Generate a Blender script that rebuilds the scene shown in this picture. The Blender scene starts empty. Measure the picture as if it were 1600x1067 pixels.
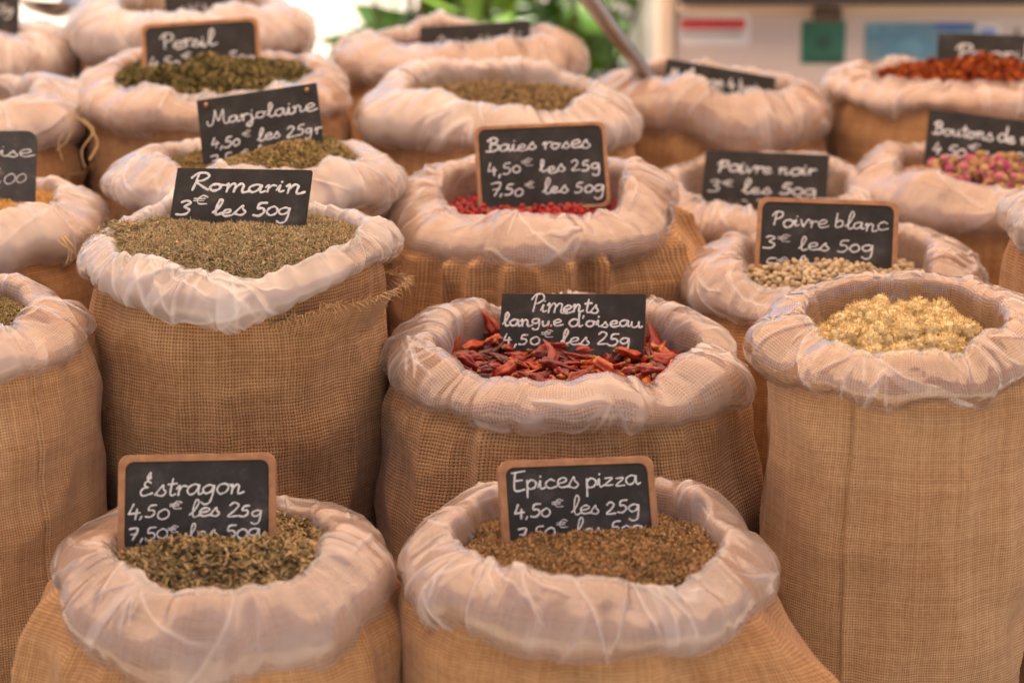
import bpy, bmesh, math, random
import numpy as np
from mathutils import Vector, Matrix, Euler

random.seed(7)
RNG = np.random.default_rng(7)
SC = bpy.context.scene
COL = SC.collection
PI = math.pi

# ------------------------------------------------------------------ camera, world, sun, exposure
CAM = Vector((0.0, 0.0, 1.61)); PITCH = math.radians(15.0); FPX = 3330.0
cd = bpy.data.cameras.new("camera"); cam = bpy.data.objects.new("camera", cd); COL.objects.link(cam)
cam.location = CAM; cam.rotation_euler = (PI / 2 - PITCH, 0, 0)
cd.sensor_width = 36.0; cd.lens = 36.0 * FPX / 1600.0
cd.clip_start = 0.05; cd.clip_end = 2000
cd.dof.use_dof = True; cd.dof.focus_distance = 1.63; cd.dof.aperture_fstop = 4.6
SC.camera = cam

SUN_EL = math.radians(66)
w = bpy.data.worlds.new("World"); SC.world = w; w.use_nodes = True
nt = w.node_tree; bg = nt.nodes["Background"]
sky = nt.nodes.new("ShaderNodeTexSky"); sky.sky_type = 'NISHITA'; sky.sun_disc = False
sky.sun_elevation = SUN_EL; sky.sun_rotation = math.radians(160); sky.dust_density = 4.0; sky.air_density = 1.0; sky.ozone_density = 1.0
nt.links.new(sky.outputs[0], bg.inputs[0]); bg.inputs[1].default_value = 0.075
sd = bpy.data.lights.new("sun", 'SUN'); sun = bpy.data.objects.new("sun", sd); COL.objects.link(sun)
sd.energy = 4.0; sd.angle = math.radians(0.6); sd.color = (1.0, 0.89, 0.76)
# the sun stands behind the stall and a little to the left
sdir = Vector((-0.34 * math.cos(SUN_EL), 0.94 * math.cos(SUN_EL), math.sin(SUN_EL)))
sun.rotation_euler = sdir.to_track_quat('Z', 'Y').to_euler()
sky.sun_rotation = math.atan2(sdir.x, sdir.y)
SC.view_settings.view_transform = 'Standard'; SC.view_settings.look = 'None'
SC.view_settings.exposure = 1.52; SC.view_settings.gamma = 1.0
SC.cycles.use_denoising = True
SC.cycles.max_bounces = 9; SC.cycles.diffuse_bounces = 3; SC.cycles.transparent_max_bounces = 14
SC.cycles.sample_clamp_indirect = 6.0

# ------------------------------------------------------------------ pixel -> world
def at(u, v, Y):
    """point on the plane y=Y seen at photograph position (u, v); also its depth"""
    x = (u - 800.0) / FPX; y = -(v - 533.5) / FPX
    t = Y / (math.cos(PITCH) + y * math.sin(PITCH))
    return Vector((x * t, Y, CAM.z + t * (-math.sin(PITCH) + y * math.cos(PITCH)))), t

# ------------------------------------------------------------------ helpers
_gr = np.random.default_rng(99).normal(size=(512, 3)); _gr /= np.linalg.norm(_gr, axis=1)[:, None]
def perlin(p, seed=0):
    p = np.asarray(p, float) + seed * 17.31
    i = np.floor(p).astype(np.int64); f = p - i
    u = f * f * f * (f * (f * 6 - 15) + 10)
    out = 0
    for dx in (0, 1):
        wx = u[..., 0] if dx else 1 - u[..., 0]
        for dy in (0, 1):
            wy = u[..., 1] if dy else 1 - u[..., 1]
            for dz in (0, 1):
                wz = u[..., 2] if dz else 1 - u[..., 2]
                h = ((i[..., 0] + dx) * 73856093) ^ ((i[..., 1] + dy) * 19349663) ^ ((i[..., 2] + dz) * 83492791)
                h = (h ^ (h >> 13)) * 1274126177
                g = _gr[(h ^ (h >> 16)) & 511]
                d = g[..., 0] * (f[..., 0] - dx) + g[..., 1] * (f[..., 1] - dy) + g[..., 2] * (f[..., 2] - dz)
                out = out + wx * wy * wz * d
    return out * 1.5

def mesh_np(name, V, F, mat=None, parent=None, uv=None, attr=None, smooth=True, loc=None):
    """link one mesh object from arrays; F is one face array or a list of them"""
    Fs = F if isinstance(F, list) else [F]
    me = bpy.data.meshes.new(name)
    V = np.asarray(V, np.float32)
    me.vertices.add(len(V)); me.vertices.foreach_set("co", V.ravel())
    idx = np.concatenate([np.asarray(f).ravel() for f in Fs]).astype(np.int32)
    tot = np.concatenate([np.full(len(f), f.shape[1]) for f in Fs])
    start = np.concatenate([[0], np.cumsum(tot)[:-1]]).astype(np.int32)
    me.loops.add(len(idx)); me.loops.foreach_set("vertex_index", idx)
    me.polygons.add(len(tot)); me.polygons.foreach_set("loop_start", start)
    if uv is not None:
        l = me.uv_layers.new(name="UVMap"); l.data.foreach_set("uv", np.asarray(uv, np.float32)[idx].ravel())
    if attr is not None:
        for k, a in attr.items():
            at_ = me.attributes.new(k, 'FLOAT', 'POINT'); at_.data.foreach_set("value", np.asarray(a, np.float32))
    me.update(calc_edges=True)
    me.polygons.foreach_set("use_smooth", np.full(len(tot), smooth))
    ob = bpy.data.objects.new(name, me); COL.objects.link(ob)
    if mat: 
        for m in (mat if isinstance(mat, list) else [mat]): me.materials.append(m)
    if parent: ob.parent = parent
    if loc is not None: ob.location = loc
    return ob

def bm_obj(name, bm, mat, parent=None, smooth=False, loc=None):
    me = bpy.data.meshes.new(name); bm.to_mesh(me); bm.free()
    if mat: me.materials.append(mat)
    if smooth: me.polygons.foreach_set("use_smooth", np.full(len(me.polygons), True))
    ob = bpy.data.objects.new(name, me); COL.objects.link(ob)
    if parent: ob.parent = parent
    if loc is not None: ob.location = loc
    return ob

def box_bm(bm, c, s, bevel=0.0):
    r = bmesh.ops.create_cube(bm, size=1.0); vs = r['verts']
    for v in vs: v.co = Vector((v.co.x * s[0] + c[0], v.co.y * s[1] + c[1], v.co.z * s[2] + c[2]))
    if bevel:
        es = list({e for v in vs for e in v.link_edges})
        bmesh.ops.bevel(bm, geom=es, offset=bevel, segments=3, profile=0.5, affect='EDGES')

def box(name, c, s, mat, parent=None, bevel=0.0):
    bm = bmesh.new(); box_bm(bm, c, s, bevel); return bm_obj(name, bm, mat, parent, smooth=False)

def tag(o, label=None, cat=None, group=None, kind=None):
    if label: o['label'] = label
    if cat: o['category'] = cat
    if group: o['group'] = group
    if kind: o['kind'] = kind
    return o

def empty(name, loc, label, cat, group=None):
    o = bpy.data.objects.new(name, None); COL.objects.link(o); o.location = loc; o.empty_display_size = 0.05
    return tag(o, label, cat, group)

def grid_faces(nu, nv, base=0):
    """quads of an nu x nv vertex grid (index = i*nv + j)"""
    i, j = np.meshgrid(np.arange(nu - 1), np.arange(nv - 1), indexing='ij')
    a = (i * nv + j).ravel() + base
    return np.stack([a, a + 1, a + nv + 1, a + nv], 1)

def tube(pts, rad, sides=8, caps=True):
    """swept tube through pts (n,3) with radii (n,)"""
    P = np.asarray(pts, float); n = len(P); rad = np.broadcast_to(np.asarray(rad, float), (n,))
    T = np.gradient(P, axis=0); T /= np.linalg.norm(T, axis=1)[:, None] + 1e-12
    ref = np.array([0, 0, 1.0]) if abs(T[0, 2]) < 0.9 else np.array([1.0, 0, 0])
    A = np.cross(T, ref); A /= np.linalg.norm(A, axis=1)[:, None] + 1e-12; B = np.cross(T, A)
    th = np.linspace(0, 2 * PI, sides, endpoint=False)
    V = P[:, None] + rad[:, None, None] * (np.cos(th)[None, :, None] * A[:, None] + np.sin(th)[None, :, None] * B[:, None])
    V = V.reshape(-1, 3); F = []
    i, j = np.meshgrid(np.arange(n - 1), np.arange(sides), indexing='ij')
    j2 = (j + 1) % sides
    F = np.stack([i * sides + j, i * sides + j2, (i + 1) * sides + j2, (i + 1) * sides + j], -1).reshape(-1, 4)
    return V, F

def merge(parts):
    Vs, Fs, o = [], [], 0
    for V, F in parts:
        Vs.append(V); Fs.append(F + o); o += len(V)
    return np.concatenate(Vs), np.concatenate(Fs)

def ico(sub):
    bm = bmesh.new(); bmesh.ops.create_icosphere(bm, subdivisions=sub, radius=1.0)
    bm.verts.ensure_lookup_table()
    V = np.array([v.co[:] for v in bm.verts]); F = np.array([[v.index for v in f.verts] for f in bm.faces]); bm.free()
    return V, F

def rand_rots(n, rng):
    q = rng.normal(size=(n, 4)); q /= np.linalg.norm(q, axis=1)[:, None]
    w_, x, y, z = q.T
    return np.stack([1 - 2 * (y * y + z * z), 2 * (x * y - z * w_), 2 * (x * z + y * w_),
                     2 * (x * y + z * w_), 1 - 2 * (x * x + z * z), 2 * (y * z - x * w_),
                     2 * (x * z - y * w_), 2 * (y * z + x * w_), 1 - 2 * (x * x + y * y)], 1).reshape(n, 3, 3)

# ------------------------------------------------------------------ material helpers
class NT:
    def __init__(s, name):
        s.m = bpy.data.materials.new(name); s.m.use_nodes = True; s.t = s.m.node_tree
        s.t.nodes.clear(); s.out = s.t.nodes.new("ShaderNodeOutputMaterial")
    def n(s, typ, **kw):
        nd = s.t.nodes.new("ShaderNode" + typ)
        for k, v in kw.items():
            if k.startswith("i_"):
                key = k[2:]; key = int(key) if key.isdigit() else key
                s.put(nd, key, v)
            else: setattr(nd, k, v)
        return nd
    def put(s, nd, key, v):
        if isinstance(v, bpy.types.NodeSocket): s.t.links.new(v, nd.inputs[key])
        elif isinstance(v, bpy.types.Node): s.t.links.new(v.outputs[0], nd.inputs[key])
        else:
            if isinstance(v, tuple) and len(v) == 3 and nd.inputs[key].type == 'RGBA': v = (*v, 1)
            nd.inputs[key].default_value = v
    def math(s, op, a, b=None, c=None, clamp=False):
        nd = s.n("Math", operation=op, use_clamp=clamp); s.put(nd, 0, a)
        if b is not None: s.put(nd, 1, b)
        if c is not None: s.put(nd, 2, c)
        return nd.outputs[0]
    def mix(s, f, a, b, blend='MIX'):
        nd = s.n("Mix", data_type='RGBA', blend_type=blend); s.put(nd, 0, f); s.put(nd, 6, a); s.put(nd, 7, b)
        return nd.outputs[2]
    def noise(s, vec, scale, detail=3, rough=0.5):
        nd = s.n("TexNoise"); 
        if vec is not None: s.put(nd, "Vector", vec)
        nd.inputs["Scale"].default_value = scale; nd.inputs["Detail"].default_value = detail; nd.inputs["Roughness"].default_value = rough
        return nd
    def ramp(s, f, stops, interp='LINEAR'):
        nd = s.n("ValToRGB"); s.put(nd, 0, f); cr = nd.color_ramp; cr.interpolation = interp
        while len(cr.elements) > 1: cr.elements.remove(cr.elements[-1])
        cr.elements[0].position = stops[0][0]; cr.elements[0].color = (*stops[0][1], 1)
        for p, c in stops[1:]:
            e = cr.elements.new(p); e.color = (*c, 1)
        return nd.outputs[0]
    def bsdf(s, **kw):
        nd = s.n("BsdfPrincipled")
        for k, v in kw.items(): s.put(nd, k.replace("_", " "), v)
        return nd
    def done(s, sh): s.t.links.new(sh.outputs[0] if isinstance(sh, bpy.types.Node) else sh, s.out.inputs[0]); return s.m

def simple(name, col, rough=0.6, spec=0.5, metal=0.0, var=0.08, scale=40, bump=0.0, bscale=200):
    s = NT(name); tc = s.n("TexCoord")
    nz = s.noise(tc.outputs["Object"], scale, 4)
    c = s.mix(nz.outputs[0], tuple(x * (1 - var * 2) for x in col), tuple(min(1, x * (1 + var * 2)) for x in col))
    b = s.bsdf(Base_Color=c, Roughness=rough, Metallic=metal); b.inputs["Specular IOR Level"].default_value = spec
    if bump:
        bn = s.noise(tc.outputs["Object"], bscale, 3)
        bp = s.n("Bump", i_Height=bn.outputs[0]); bp.inputs["Strength"].default_value = bump; bp.inputs["Distance"].default_value = 0.002
        s.put(b, "Normal", bp)
    return s.done(b)

def burlap_mat(name, pitch, light=(0.60, 0.335, 0.150), mid=(0.41, 0.200, 0.080), seed=0.0, open_=1.0):
    s = NT(name); uv = s.n("UVMap", uv_map="UVMap")
    sc = s.n("VectorMath", operation='SCALE'); s.put(sc, 0, uv.outputs[0]); sc.inputs[3].default_value = 1.0 / pitch
    off = s.n("VectorMath", operation='ADD'); s.put(off, 0, uv.outputs[0]); off.inputs[1].default_value = (seed * 3.1, seed * 1.7, 0)
    big = s.noise(off.outputs[0], 22, 2); fine = s.noise(off.outputs[0], 260, 2)
    d1 = s.n("VectorMath", operation='SUBTRACT'); s.put(d1, 0, big.outputs[1]); d1.inputs[1].default_value = (.5, .5, .5)
    d1s = s.n("VectorMath", operation='SCALE'); s.put(d1s, 0, d1.outputs[0]); d1s.inputs[3].default_value = 2.2
    d2 = s.n("VectorMath", operation='SUBTRACT'); s.put(d2, 0, fine.outputs[1]); d2.inputs[1].default_value = (.5, .5, .5)
    d2s = s.n("VectorMath", operation='SCALE'); s.put(d2s, 0, d2.outputs[0]); d2s.inputs[3].default_value = 0.3
    a1 = s.n("VectorMath", operation='ADD'); s.put(a1, 0, sc.outputs[0]); s.put(a1, 1, d1s.outputs[0])
    a2 = s.n("VectorMath", operation='ADD'); s.put(a2, 0, a1.outputs[0]); s.put(a2, 1, d2s.outputs[0])
    sep = s.n("SeparateXYZ"); s.put(sep, 0, a2.outputs[0])
    U, V = sep.outputs[0], sep.outputs[1]
    a = s.math('SINE', s.math('MULTIPLY', U, PI)); b = s.math('SINE', s.math('MULTIPLY', V, PI))
    pu = s.math('POWER', s.math('ABSOLUTE', a), 0.7); pv = s.math('POWER', s.math('ABSOLUTE', b), 0.7)
    wz = s.math('MULTIPLY', b, s.math('SIGN', a)); fz = s.math('MULTIPLY', a, s.math('SIGN', b))
    h1 = s.math('MULTIPLY', pu, s.math('MULTIPLY_ADD', wz, 0.34, 0.62))
    h2 = s.math('MULTIPLY', pv, s.math('MULTIPLY_ADD', fz, -0.34, 0.62))
    H = s.math('MULTIPLY', s.math('MAXIMUM', h1, h2), s.math('MULTIPLY_ADD', s.noise(a2.outputs[0], 0.35, 2).outputs[0], 0.7, 0.66))
    # every thread has its own tone
    fl = s.n("VectorMath", operation='FLOOR'); s.put(fl, 0, a2.outputs[0]); sf = s.n("SeparateXYZ"); s.put(sf, 0, fl.outputs[0])
    wu = s.n("TexWhiteNoise", noise_dimensions='1D'); s.put(wu, 1, sf.outputs[0])
    wv = s.n("TexWhiteNoise", noise_dimensions='1D'); s.put(wv, 1, s.math('ADD', sf.outputs[1], 77.3))
    tone = s.math('MULTIPLY', s.math('ADD', wu.outputs[0], wv.outputs[0]), 0.5)
    patch = s.noise(off.outputs[0], 11, 5, 0.65)
    tone = s.math('ADD', s.math('MULTIPLY', tone, 0.8), s.math('MULTIPLY_ADD', patch.outputs[0], 2.0, -0.85), clamp=True)
    slub = s.noise(a2.outputs[0], 0.55, 3, 0.7)
    tone = s.math('ADD', tone, s.math('MULTIPLY_ADD', slub.outputs[0], 0.9, -0.45), clamp=True)
    thread = s.mix(tone, mid, light)
    gap = s.ramp(H, [(0.0, (0.14, 0.10, 0.08)), (0.36 * open_, (0.36, 0.30, 0.25)), (0.58, (0.88, 0.86, 0.84)), (0.85, (1, 1, 1))])  # gaps between threads: slight shading painted into the weave colour
    col = s.mix(1.0, thread, gap, 'MULTIPLY')
    bp = s.n("Bump", i_Height=H); bp.inputs["Strength"].default_value = 0.8; bp.inputs["Distance"].default_value = pitch * 0.45
    bs = s.bsdf(Base_Color=col, Roughness=0.9, Normal=bp); bs.inputs["Specular IOR Level"].default_value = 0.15
    bs.inputs["Sheen Weight"].default_value = 0.15; bs.inputs["Sheen Roughness"].default_value = 0.5
    return s.done(bs)

def liner_mat(name, frost=0.4, rough=0.26, tint=(0.88, 0.80, 0.76), gloss=1.0, var=0.5, foldw=0.5, bump=0.35):
    """thin milky film: part see-through, whiter where it is folded double"""
    s = NT(name); tc = s.n("TexCoord"); fo = s.n("Attribute", attribute_name="fold").outputs["Fac"]
    n1 = s.noise(tc.outputs["Object"], 16, 3, 0.5); n2 = s.noise(tc.outputs["Object"], 75, 3, 0.6)
    pat = s.math('MULTIPLY', s.math('SUBTRACT', n1.outputs[0], 0.5), var * 2.4)
    al = s.math('ADD', s.math('ADD', frost, pat), s.math('MULTIPLY', fo, foldw))
    al = s.math('MINIMUM', s.math('MAXIMUM', al, frost * 0.45), 0.92)
    bn = s.math('ADD', s.math('MULTIPLY', n2.outputs[0], 0.5), s.math('MULTIPLY', n1.outputs[0], 0.5))
    bp = s.n("Bump", i_Height=bn); bp.inputs["Strength"].default_value = bump; bp.inputs["Distance"].default_value = 0.003
    df = s.n("BsdfDiffuse", i_Color=tint); tl = s.n("BsdfTranslucent", i_Color=tint)
    body = s.n("MixShader"); body.inputs[0].default_value = 0.32; s.put(body, 1, df); s.put(body, 2, tl)
    tr = s.n("BsdfTransparent", i_Color=(0.98, 0.96, 0.95))
    film = s.n("MixShader"); s.put(film, 0, al); s.put(film, 1, tr); s.put(film, 2, body)
    gl = s.n("BsdfGlossy", i_Color=(1, 1, 1), i_Roughness=rough, i_Normal=bp)
    fr = s.n("Fresnel", i_IOR=1.5, i_Normal=bp)
    sh = s.n("MixShader"); s.put(sh, 0, s.math('MINIMUM', s.math('MULTIPLY', fr.outputs[0], gloss), 0.5)); s.put(sh, 1, film); s.put(sh, 2, gl)
    return s.done(sh)

def tint_mat(name, stops, rough=0.8, trans=0.0, obj_random=False, spec=0.25, mottle=0.0):
    """colour from each piece's own random tint (the pieces differ in colour)"""
    s = NT(name)
    if obj_random:
        oi = s.n("ObjectInfo"); f = oi.outputs["Random"]
        if mottle:
            tc = s.n("TexCoord"); nz = s.noise(tc.outputs["Object"], 160, 3)
            f = s.math('ADD', f, s.math('MULTIPLY', s.math('SUBTRACT', nz.outputs[0], 0.5), mottle), clamp=True)
    else:
        f = s.n("Attribute", attribute_name="tint").outputs["Fac"]
    c = s.ramp(f, stops)
    b = s.bsdf(Base_Color=c, Roughness=rough); b.inputs["Specular IOR Level"].default_value = spec
    return s.done(b)

# ------------------------------------------------------------------ setting: ground
g = NT("pavement"); tc = g.n("TexCoord")
nz = g.noise(tc.outputs["Object"], 0.8, 5); br = g.n("TexBrick", i_Vector=tc.outputs["Object"])
br.inputs["Color1"].default_value = (0.50, 0.43, 0.34, 1); br.inputs["Color2"].default_value = (0.55, 0.48, 0.39, 1)
br.inputs["Mortar"].default_value = (0.34, 0.30, 0.25, 1); br.inputs["Scale"].default_value = 2.0; br.inputs["Mortar Size"].default_value = 0.012
gc = g.mix(g.math('MULTIPLY', nz.outputs[0], 0.5), br.outputs[0], (0.45, 0.38, 0.30))
M_PAVE = g.done(g.bsdf(Base_Color=gc, Roughness=0.9))
bm = bmesh.new(); bmesh.ops.create_grid(bm, x_segments=24, y_segments=24, size=600)
tag(bm_obj("ground", bm, M_PAVE), "pale cream stone paving of the market square in the sun", "ground", kind="structure")

M_WOOD = simple("old_wood", (0.22, 0.13, 0.07), 0.8, 0.2, var=0.15, scale=12)
M_CLOTH = simple("dark_cloth", (0.05, 0.035, 0.025), 0.95, 0.1, var=0.15, scale=30)
TABLE_Z = 0.75
tb = empty("market_table", (0, 1.9, 0), "wooden trestle table under the spice sacks with a dark cloth", "table")
box("table_top", (0, 0, TABLE_Z - 0.02), (2.6, 1.64, 0.04), M_WOOD, tb, 0.004)
box("table_cloth", (0, 0, TABLE_Z - 0.0005), (2.56, 1.60, 0.007), M_CLOTH, tb)
for sx in (-1.2, 1.2):
    for sy in (-0.75, 0.75):
        box("leg", (sx, sy, 0.354), (0.07, 0.07, 0.708), M_WOOD, tb, 0.004)

# awning over the stall (outside the frame): the light on the sacks comes through it and from the open sides
s = NT("awning_canvas"); tc = s.n("TexCoord")
dfn = s.n("BsdfDiffuse", i_Color=(0.80, 0.68, 0.55)); trn = s.n("BsdfTranslucent", i_Color=(0.97, 0.73, 0.55))
mx = s.n("MixShader"); mx.inputs[0].default_value = 0.72; s.put(mx, 1, dfn); s.put(mx, 2, trn)
M_CANVAS = s.done(mx)
aw = empty("stall_awning", (0, 1.35, 0), "cream canvas awning on thin metal poles above the spice stall", "awning")
nu, nv = 25, 17
X, Y = np.meshgrid(np.linspace(-2.2, 2.2, nu), np.linspace(-0.45, 1.65, nv), indexing='ij')
Z = 2.55 - 0.10 * (Y / 1.45) - 0.03 * np.cos(X * 2.8) - 0.02 * np.cos(Y * 4)
mesh_np("canopy", np.stack([X, Y, Z], -1).reshape(-1, 3), grid_faces(nu, nv), M_CANVAS, aw)
M_METAL = simple("grey_metal", (0.42, 0.40, 0.39), 0.35, 0.5, metal=1.0, var=0.05)
for sx in (-2.15, 2.15):
    for sy in (-0.42, 1.6):
        V, F = tube([(sx, sy, 0), (sx, sy, 1.2), (sx, sy, 2.56 - 0.1 * sy / 1.45)], 0.018, 10)
        mesh_np("pole", V, F, M_METAL, aw)

# ------------------------------------------------------------------ sacks
BURLAP = {
    'coarse': burlap_mat("burlap_coarse", 0.0026, seed=0.1),
    'coarse2': burlap_mat("burlap_coarse_warm", 0.0025, (0.59, 0.31, 0.13), (0.40, 0.185, 0.070), seed=0.5),
    'fine': burlap_mat("burlap_fine", 0.0021, (0.63, 0.37, 0.18), (0.46, 0.235, 0.105), seed=0.9, open_=0.8),
    'warm': burlap_mat("burlap_fine_warm", 0.0022, (0.62, 0.345, 0.15), (0.42, 0.195, 0.075), seed=1.4, open_=0.8),
}
LINER = {
    'frost': liner_mat("liner_frosted", 0.25, 0.15, tint=(0.89, 0.78, 0.715), var=0.28, foldw=0.36, gloss=1.3),
    'white': liner_mat("liner_white", 0.38, 0.17, tint=(0.90, 0.82, 0.765), var=0.42, foldw=0.40, gloss=1.3),
    'veil': liner_mat("liner_veil", 0.23, 0.14, tint=(0.89, 0.78, 0.72), var=0.20, foldw=0.36, gloss=1.3),
    'clear': liner_mat("liner_clear", 0.07, 0.09, gloss=1.7, var=0.05, foldw=0.34, bump=0.08),
}

def interp_theta(th, pts):
    """smooth periodic interpolation; pts = {degrees: value}"""
    if not pts: return np.zeros_like(th)
    k = sorted(pts); x = np.radians(np.array(k, float)); y = np.array([pts[a] for a in k], float)
    # sum of periodic bumps, normalised (Shepard with a wrapped gaussian) keeps it smooth
    d = np.angle(np.exp(1j * (th[..., None] - x)))
    wgt = 1.0 / (d * d + 0.02) ** 1.6
    return (wgt * y).sum(-1) / wgt.sum(-1)

def catmull_matrix(K, n):
    t = np.linspace(0, K - 1, n); W = np.zeros((n, K))
    for r, tt in enumerate(t):
        i = min(int(tt), K - 2); f = tt - i
        c = [-.5 * f + f * f - .5 * f ** 3, 1 - 2.5 * f * f + 1.5 * f ** 3, .5 * f + 2 * f * f - 1.5 * f ** 3, -.5 * f * f + .5 * f ** 3]
        for q, cc in zip((i - 1, i, i + 1, i + 2), c):
            W[r, min(max(q, 0), K - 1)] += cc
    return W

def grid_normals(P):
    du = np.gradient(P, axis=0); dv = np.gradient(P, axis=1)
    n = np.cross(dv, du); n /= np.linalg.norm(n, axis=2)[..., None] + 1e-12
    return n

SACKS = {}
def sack(key, label, cx, cy, wpx, Y, a=0.18, h=0.36, ey=0.92, burlap='fine', liner='frost', rad=None, crest=None, drop=None,
         tilt=0.0, body=None, bulges=(), gather=0.03, seams=(), nu=460, wr=1.0, seed=None, lump=0.02, ncrease=90):
    seed = seed if seed is not None else len(SACKS) + 1
    rng = np.random.default_rng(1000 + seed)
    c, t = at(cx, cy, Y); R = wpx * 0.5 * t / FPX
    base = Vector((c.x, c.y, TABLE_Z + 0.0035)); zc0 = c.z - base.z
    root = empty("spice_sack", base, label, "sack", "open burlap spice sacks lined with plastic")
    th = PI / 2 + np.linspace(0, 2 * PI, nu + 1)                      # the seam of the grid lies at the back
    ring = np.stack([np.cos(th), np.sin(th), np.zeros_like(th)], 1)
    Ro = R * (1 + interp_theta(th, rad) + lump * 1.2 * perlin(ring * 1.6, seed) + lump * 0.6 * perlin(ring * 4.3, seed + 3))
    npg = int(rng.integers(6, 10)); ph = rng.uniform(0, 2 * PI); mpg = 0.45
    tw = th + 0.25 * perlin(ring * 1.1, seed + 50); hp = (tw + ph) % (2 * PI / npg) - PI / npg
    Ro = Ro * ((1 - mpg) + mpg * 0.985 * math.cos(PI / npg) ** 0.5 / np.cos(hp))            # the collar lies in straight runs with corners
    av = a * R * (1 + 0.16 * perlin(ring * 2.3, seed + 5)); Rc = Ro - av
    hv = h * R * (1 + interp_theta(th, drop) + 0.15 * perlin(ring * 1.9, seed + 7) + 0.02 * perlin(ring * 6, seed + 8))
    rdg = 1 - 2.2 * np.abs(perlin(ring * 5.5, seed + 9))
    zc = R * (interp_theta(th, crest) + 0.035 * perlin(ring * 2.4, seed + 11) + 0.018 * np.clip(rdg, 0, 1) * wr) + tilt * R * np.sin(th)
    one = np.ones_like(th)
    def ctrl(lst): return np.stack([one * 0 + x for x in lst], 1)
    cr = [-1.05 * av, -0.92 * av, -0.80 * av, -0.70 * av, -0.46 * av, -0.08 * av, 0.42 * av, 0.84 * av, 1.0 * av, 0.84 * av, 0.40 * av, 0.0 * av]
    cz = [-0.62 * R * one, -0.36 * R * one, -0.16 * R * one, -0.045 * R * one, 0 * av, -0.05 * hv, -0.20 * hv, -0.40 * hv, -0.64 * hv, -0.86 * hv, -0.98 * hv, -0.96 * hv]
    cr, cz = ctrl(cr), ctrl(cz)
    nv = 124; W = catmull_matrix(12, nv)
    r = Rc[:, None] + cr @ W.T; z = zc0 + zc[:, None] + cz @ W.T
    P = np.stack([r * np.cos(th)[:, None], r * np.sin(th)[:, None] * ey, z], 2)
    seg = np.linalg.norm(np.diff(P.mean(0, keepdims=True) * 0 + np.stack([r, r * 0, z], 2), axis=1), axis=2)
    arc = np.concatenate([np.zeros((nu + 1, 1)), np.cumsum(seg, 1)], 1); L = arc[:, -1].mean()
    sgrid = np.linspace(0, 1, nv)[None, :] + 0 * r
    N = grid_normals(P); Nc = np.stack([np.cos(th), np.sin(th), 0 * th], 1)[:, None]
    sgn = np.sign((N * Nc)[:, 90:110].sum()); N *= sgn
    q = np.stack([np.cos(th)[:, None] * R + 0 * r, np.sin(th)[:, None] * R + 0 * r, arc], 2)
    env = np.clip((sgrid - 0.12) / 0.2, 0, 1)
    lumps = (0.085 * perlin(q / R * np.array([1.9, 1.9, 1.3]), seed + 13) + 0.016 * perlin(q / R * 4.2, seed + 14)) * R * env * lump / 0.02
    # film wrinkles: ridged folds that run mostly over the roll, plus crisp creases
    qs = q / R; qs = np.stack([qs[..., 0], qs[..., 1], qs[..., 2] * 0.45], 2)
    wq = qs + 0.10 * np.stack([perlin(qs * 4, seed + 21), perlin(qs * 4, seed + 22), perlin(qs * 4, seed + 23)], 2)
    rd2 = np.clip(1 - 2.8 * np.abs(perlin(wq * 9.5, seed + 16)), 0, 1) ** 1.5
    msk = np.clip(0.6 + 1.5 * perlin(qs * 2.2, seed + 17), 0, 1)
    px = (th - PI / 2)[:, None] * R + 0 * arc; px = px + 0.07 * R * perlin(qs * 3.5, seed + 24); py = arc + 0.07 * R * perlin(qs * 3.5, seed + 25)
    nc = 80; sxp = rng.uniform(0, 2 * PI * R, nc); syp = rng.uniform(0.1, 1.05, nc) * L; an = rng.normal(0, 0.5, nc); sc_ = rng.uniform(0.75, 1.35, nc)
    f1 = np.full(r.shape, 9.0); f2 = np.full(r.shape, 9.0)
    for k in range(nc):
        ddx = px - sxp[k]; ddx = ddx - np.round(ddx / (2 * PI * R)) * 2 * PI * R; ddy = py - syp[k]; ca, sa = math.cos(an[k]), math.sin(an[k])
        dd = np.hypot((ddx * ca + ddy * sa) / 0.27, (-ddx * sa + ddy * ca) / 0.50) / (R * sc_[k])
        f2 = np.minimum(f2, np.maximum(f1, dd)); f1 = np.minimum(f1, dd)
    tent = np.clip(1 - (f2 - f1) / 0.75, 0, 1)
    rd1 = tent ** 2.5
    wrk = (0.016 * tent ** 1.8 * (0.3 + 0.7 * msk) + 0.003 * rd2 * np.clip(0.4 + 1.5 * perlin(qs * 3.1, seed + 18), 0, 1)) * R
    cre = np.zeros_like(r); fold = np.zeros_like(r); fans = max(3, int(ncrease * 0.24))
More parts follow.
